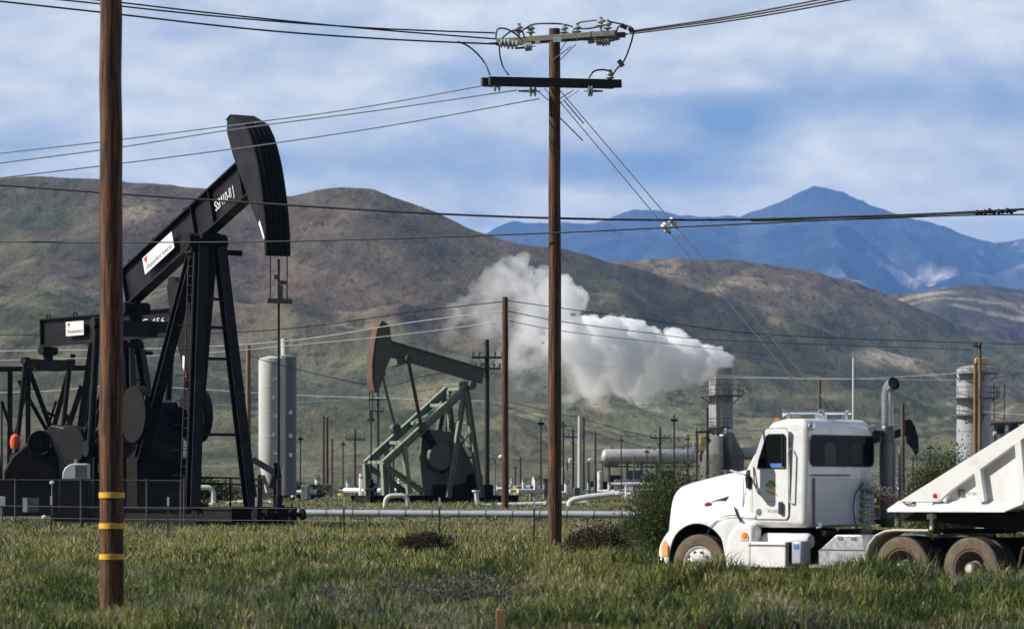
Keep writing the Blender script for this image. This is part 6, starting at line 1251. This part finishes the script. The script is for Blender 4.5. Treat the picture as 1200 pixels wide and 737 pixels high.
# shell panels (inner, recessed 6 cm behind the border frame)
inner = [(-.06, 1.50), (.02, 1.58), (xt, Zt-.05), (XE-1.0, Zt-.05), (XE+2.2, 1.58), (XE+2.1, 1.50)]
body.prism([(x, -TW+.09, z) for x, z in inner], (0, 2*TW-.18, 0)); body.build('hopper', trailer_white, trl)
for ax in (1, -1):
    y0 = (TW-.09)*ax; th = .11*ax
    fr_ = MB(); W_ = .40
    fr_.prism([(x, y0, z) for x, z in ((.05, 1.60), (xt, Zt), (xt-.25, Zt), (-1.0, 1.60+.52*.40), (-.72, 1.60))], (0, th, 0)); fr_.build('side_frame', trailer_white, trl, bevel=.008)
    MB().prism([(x, y0, z) for x, z in ((xt-.25, Zt), (XE-1, Zt), (XE-1, Zt-.25), (xt+.2, Zt-.25))], (0, th, 0)).build('top_rail', trailer_white, trl, bevel=.008)
    MB().prism([(.30, y0, 1.47), (.05, y0, 1.62), (-.6, y0, 1.62), (-.6, y0, 1.47)], (0, th*.9, 0)).build('nose_plate', trailer_white, trl)
    # sloping sill shelf
    sh = MB(); a = [(.27, 1.135*ax, 1.47), (.05, 1.12*ax, 1.615), (-2.35, 1.12*ax, 1.615), (-2.02, 1.30*ax, 1.46), (.22, 1.30*ax, 1.455)]
    sh.add(a+[(x, y-.0, z-.02) for x, y, z in a], [(0, 1, 2, 3, 4), (5, 9, 8, 7, 6), (0, 4, 9, 5), (4, 3, 8, 9), (3, 2, 7, 8)]); sh.build('sill_shelf', trailer_white, trl)
    for rx in (-1.45, -2.22, -3.1, -4.2, -5.3, -6.4, -7.5, -8.6):
        zt_ = min(sl2(rx)-.22, Zt-.25)
        MB().bar((rx-.10, y0+.06*ax, 1.60), (rx, y0+.06*ax, zt_), .12, .11, up=(0, 1, 0)).build('rib', trailer_white, trl, bevel=.006)
    MB().bar((-.80, y0+.045*ax, 1.61), (-.86, y0+.045*ax, 1.78), .10, .10, up=(0, 1, 0)).build('rib', trailer_white, trl, bevel=.006)
    mb = MB(); mb.lathe((-.66, y0+th, 1.70), (0, ax, 0), [(0, .025), (.035, .02), (.045, 0)], 14); mb.build('reflector', mat('dark_red_lens', (.35, .04, .03), .3), trl, smooth=True)
    mb = MB(); mb.lathe((-.66, y0+th*.99, 1.70), (0, ax, 0), [(0, .008), (.085, .006), (.09, 0)], 16); mb.build('reflector_base', mat('pinkish_plate', (.82, .68, .62), .5), trl)
    mb = MB(); mb.path([(-.02, 1.19*ax, 1.60), (-.10, 1.25*ax, 1.57), (-.22, 1.25*ax, 1.57), (-.28, 1.2*ax, 1.60)], .016, 6); mb.build('tie_handle', blackp2, trl)
    for zz in range(3):
        for xx in range(3):
            if (xx, zz) != (1, 1): MB().box((-1.055-xx*.045, y0+.012*ax, 1.70+zz*.045), (.032, .01, .032)).build('logo_block', lettermat, trl)
    text_obj('CT 87346', .075, greytext, trl, (-1.20, y0+.006, 1.71) if ax > 0 else (-1.5, y0-.006, 1.71), (-ax, 0, 0), (0, 0, 1), extr=.001, sx=.9)
MB().box((-.9, 0, 1.36), (2.1, 1.9, .16)).build('coupler_plate', blackd, trl, bevel=.02)
MB().prism([(-.15, -.9, 1.44), (-3.4, -.9, 1.44), (-3.2, -.9, 1.20), (-1.9, -.9, 1.12), (-.35, -.9, 1.30)], (0, 1.8, 0)).build('gooseneck', blackd, trl)
MB().bar((-2.2, .98, 1.36), (-2.2, -.98, 1.36), .2, .22).build('cross_member', blackd, trl)
mb = MB(); mb.prism([(x, -.7, z) for x, z in ((-3.6, 1.45), (-8.4, 1.45), (-7.2, .62), (-4.9, .62))], (0, 1.4, 0)); mb.build('dump_gate', trailer_white, trl)
for s in (-.5, .5): MB().bar((-2.0, s, 1.34), (XE, s, 1.34), .1, .2).build('frame_rail', blackd, trl)
mb = MB(); mb.tube((-.48, 1.05, 1.15), (-.48, 1.05, 1.42), .03, n=8); mb.box((-.48, 1.05, 1.36), (.12, .1, .08)); mb.build('fitting', whitepipe, trl)
mb = MB(); mb.lathe((-2.36, 1.2, 1.58), (-1, 0, .05), [(0, 0), (.07, .01), (.07, .5), (0, .5)], 14); mb.build('gate_cylinder', yellowrust, trl, smooth=True)
mb = MB(); mb.path([(-2.1, 1.0, .55), (-2.2, 1.02, .86), (-2.45, 1.05, .98), (-2.9, 1.05, .98)], .022, 6); mb.build('rusty_hoop', rust, trl, smooth=True)
MB().box((-2.62, .9, .68), (.5, .3, .5)).build('side_box', rimdust, trl, bevel=.04)
for x in (XE+2.0, XE+.6):
    for ax in (1, -1):
        t_ = empty('wheel', (x, 0, 0)); t_.parent = trl; wheel(t_, (0, 1.08*ax, .52), ax); wheel(t_, (0, .75*ax, .52), ax)
    MB().tube((x, -1.0, .52), (x, 1.0, .52), .09, n=12).build('axle', blackd, trl)
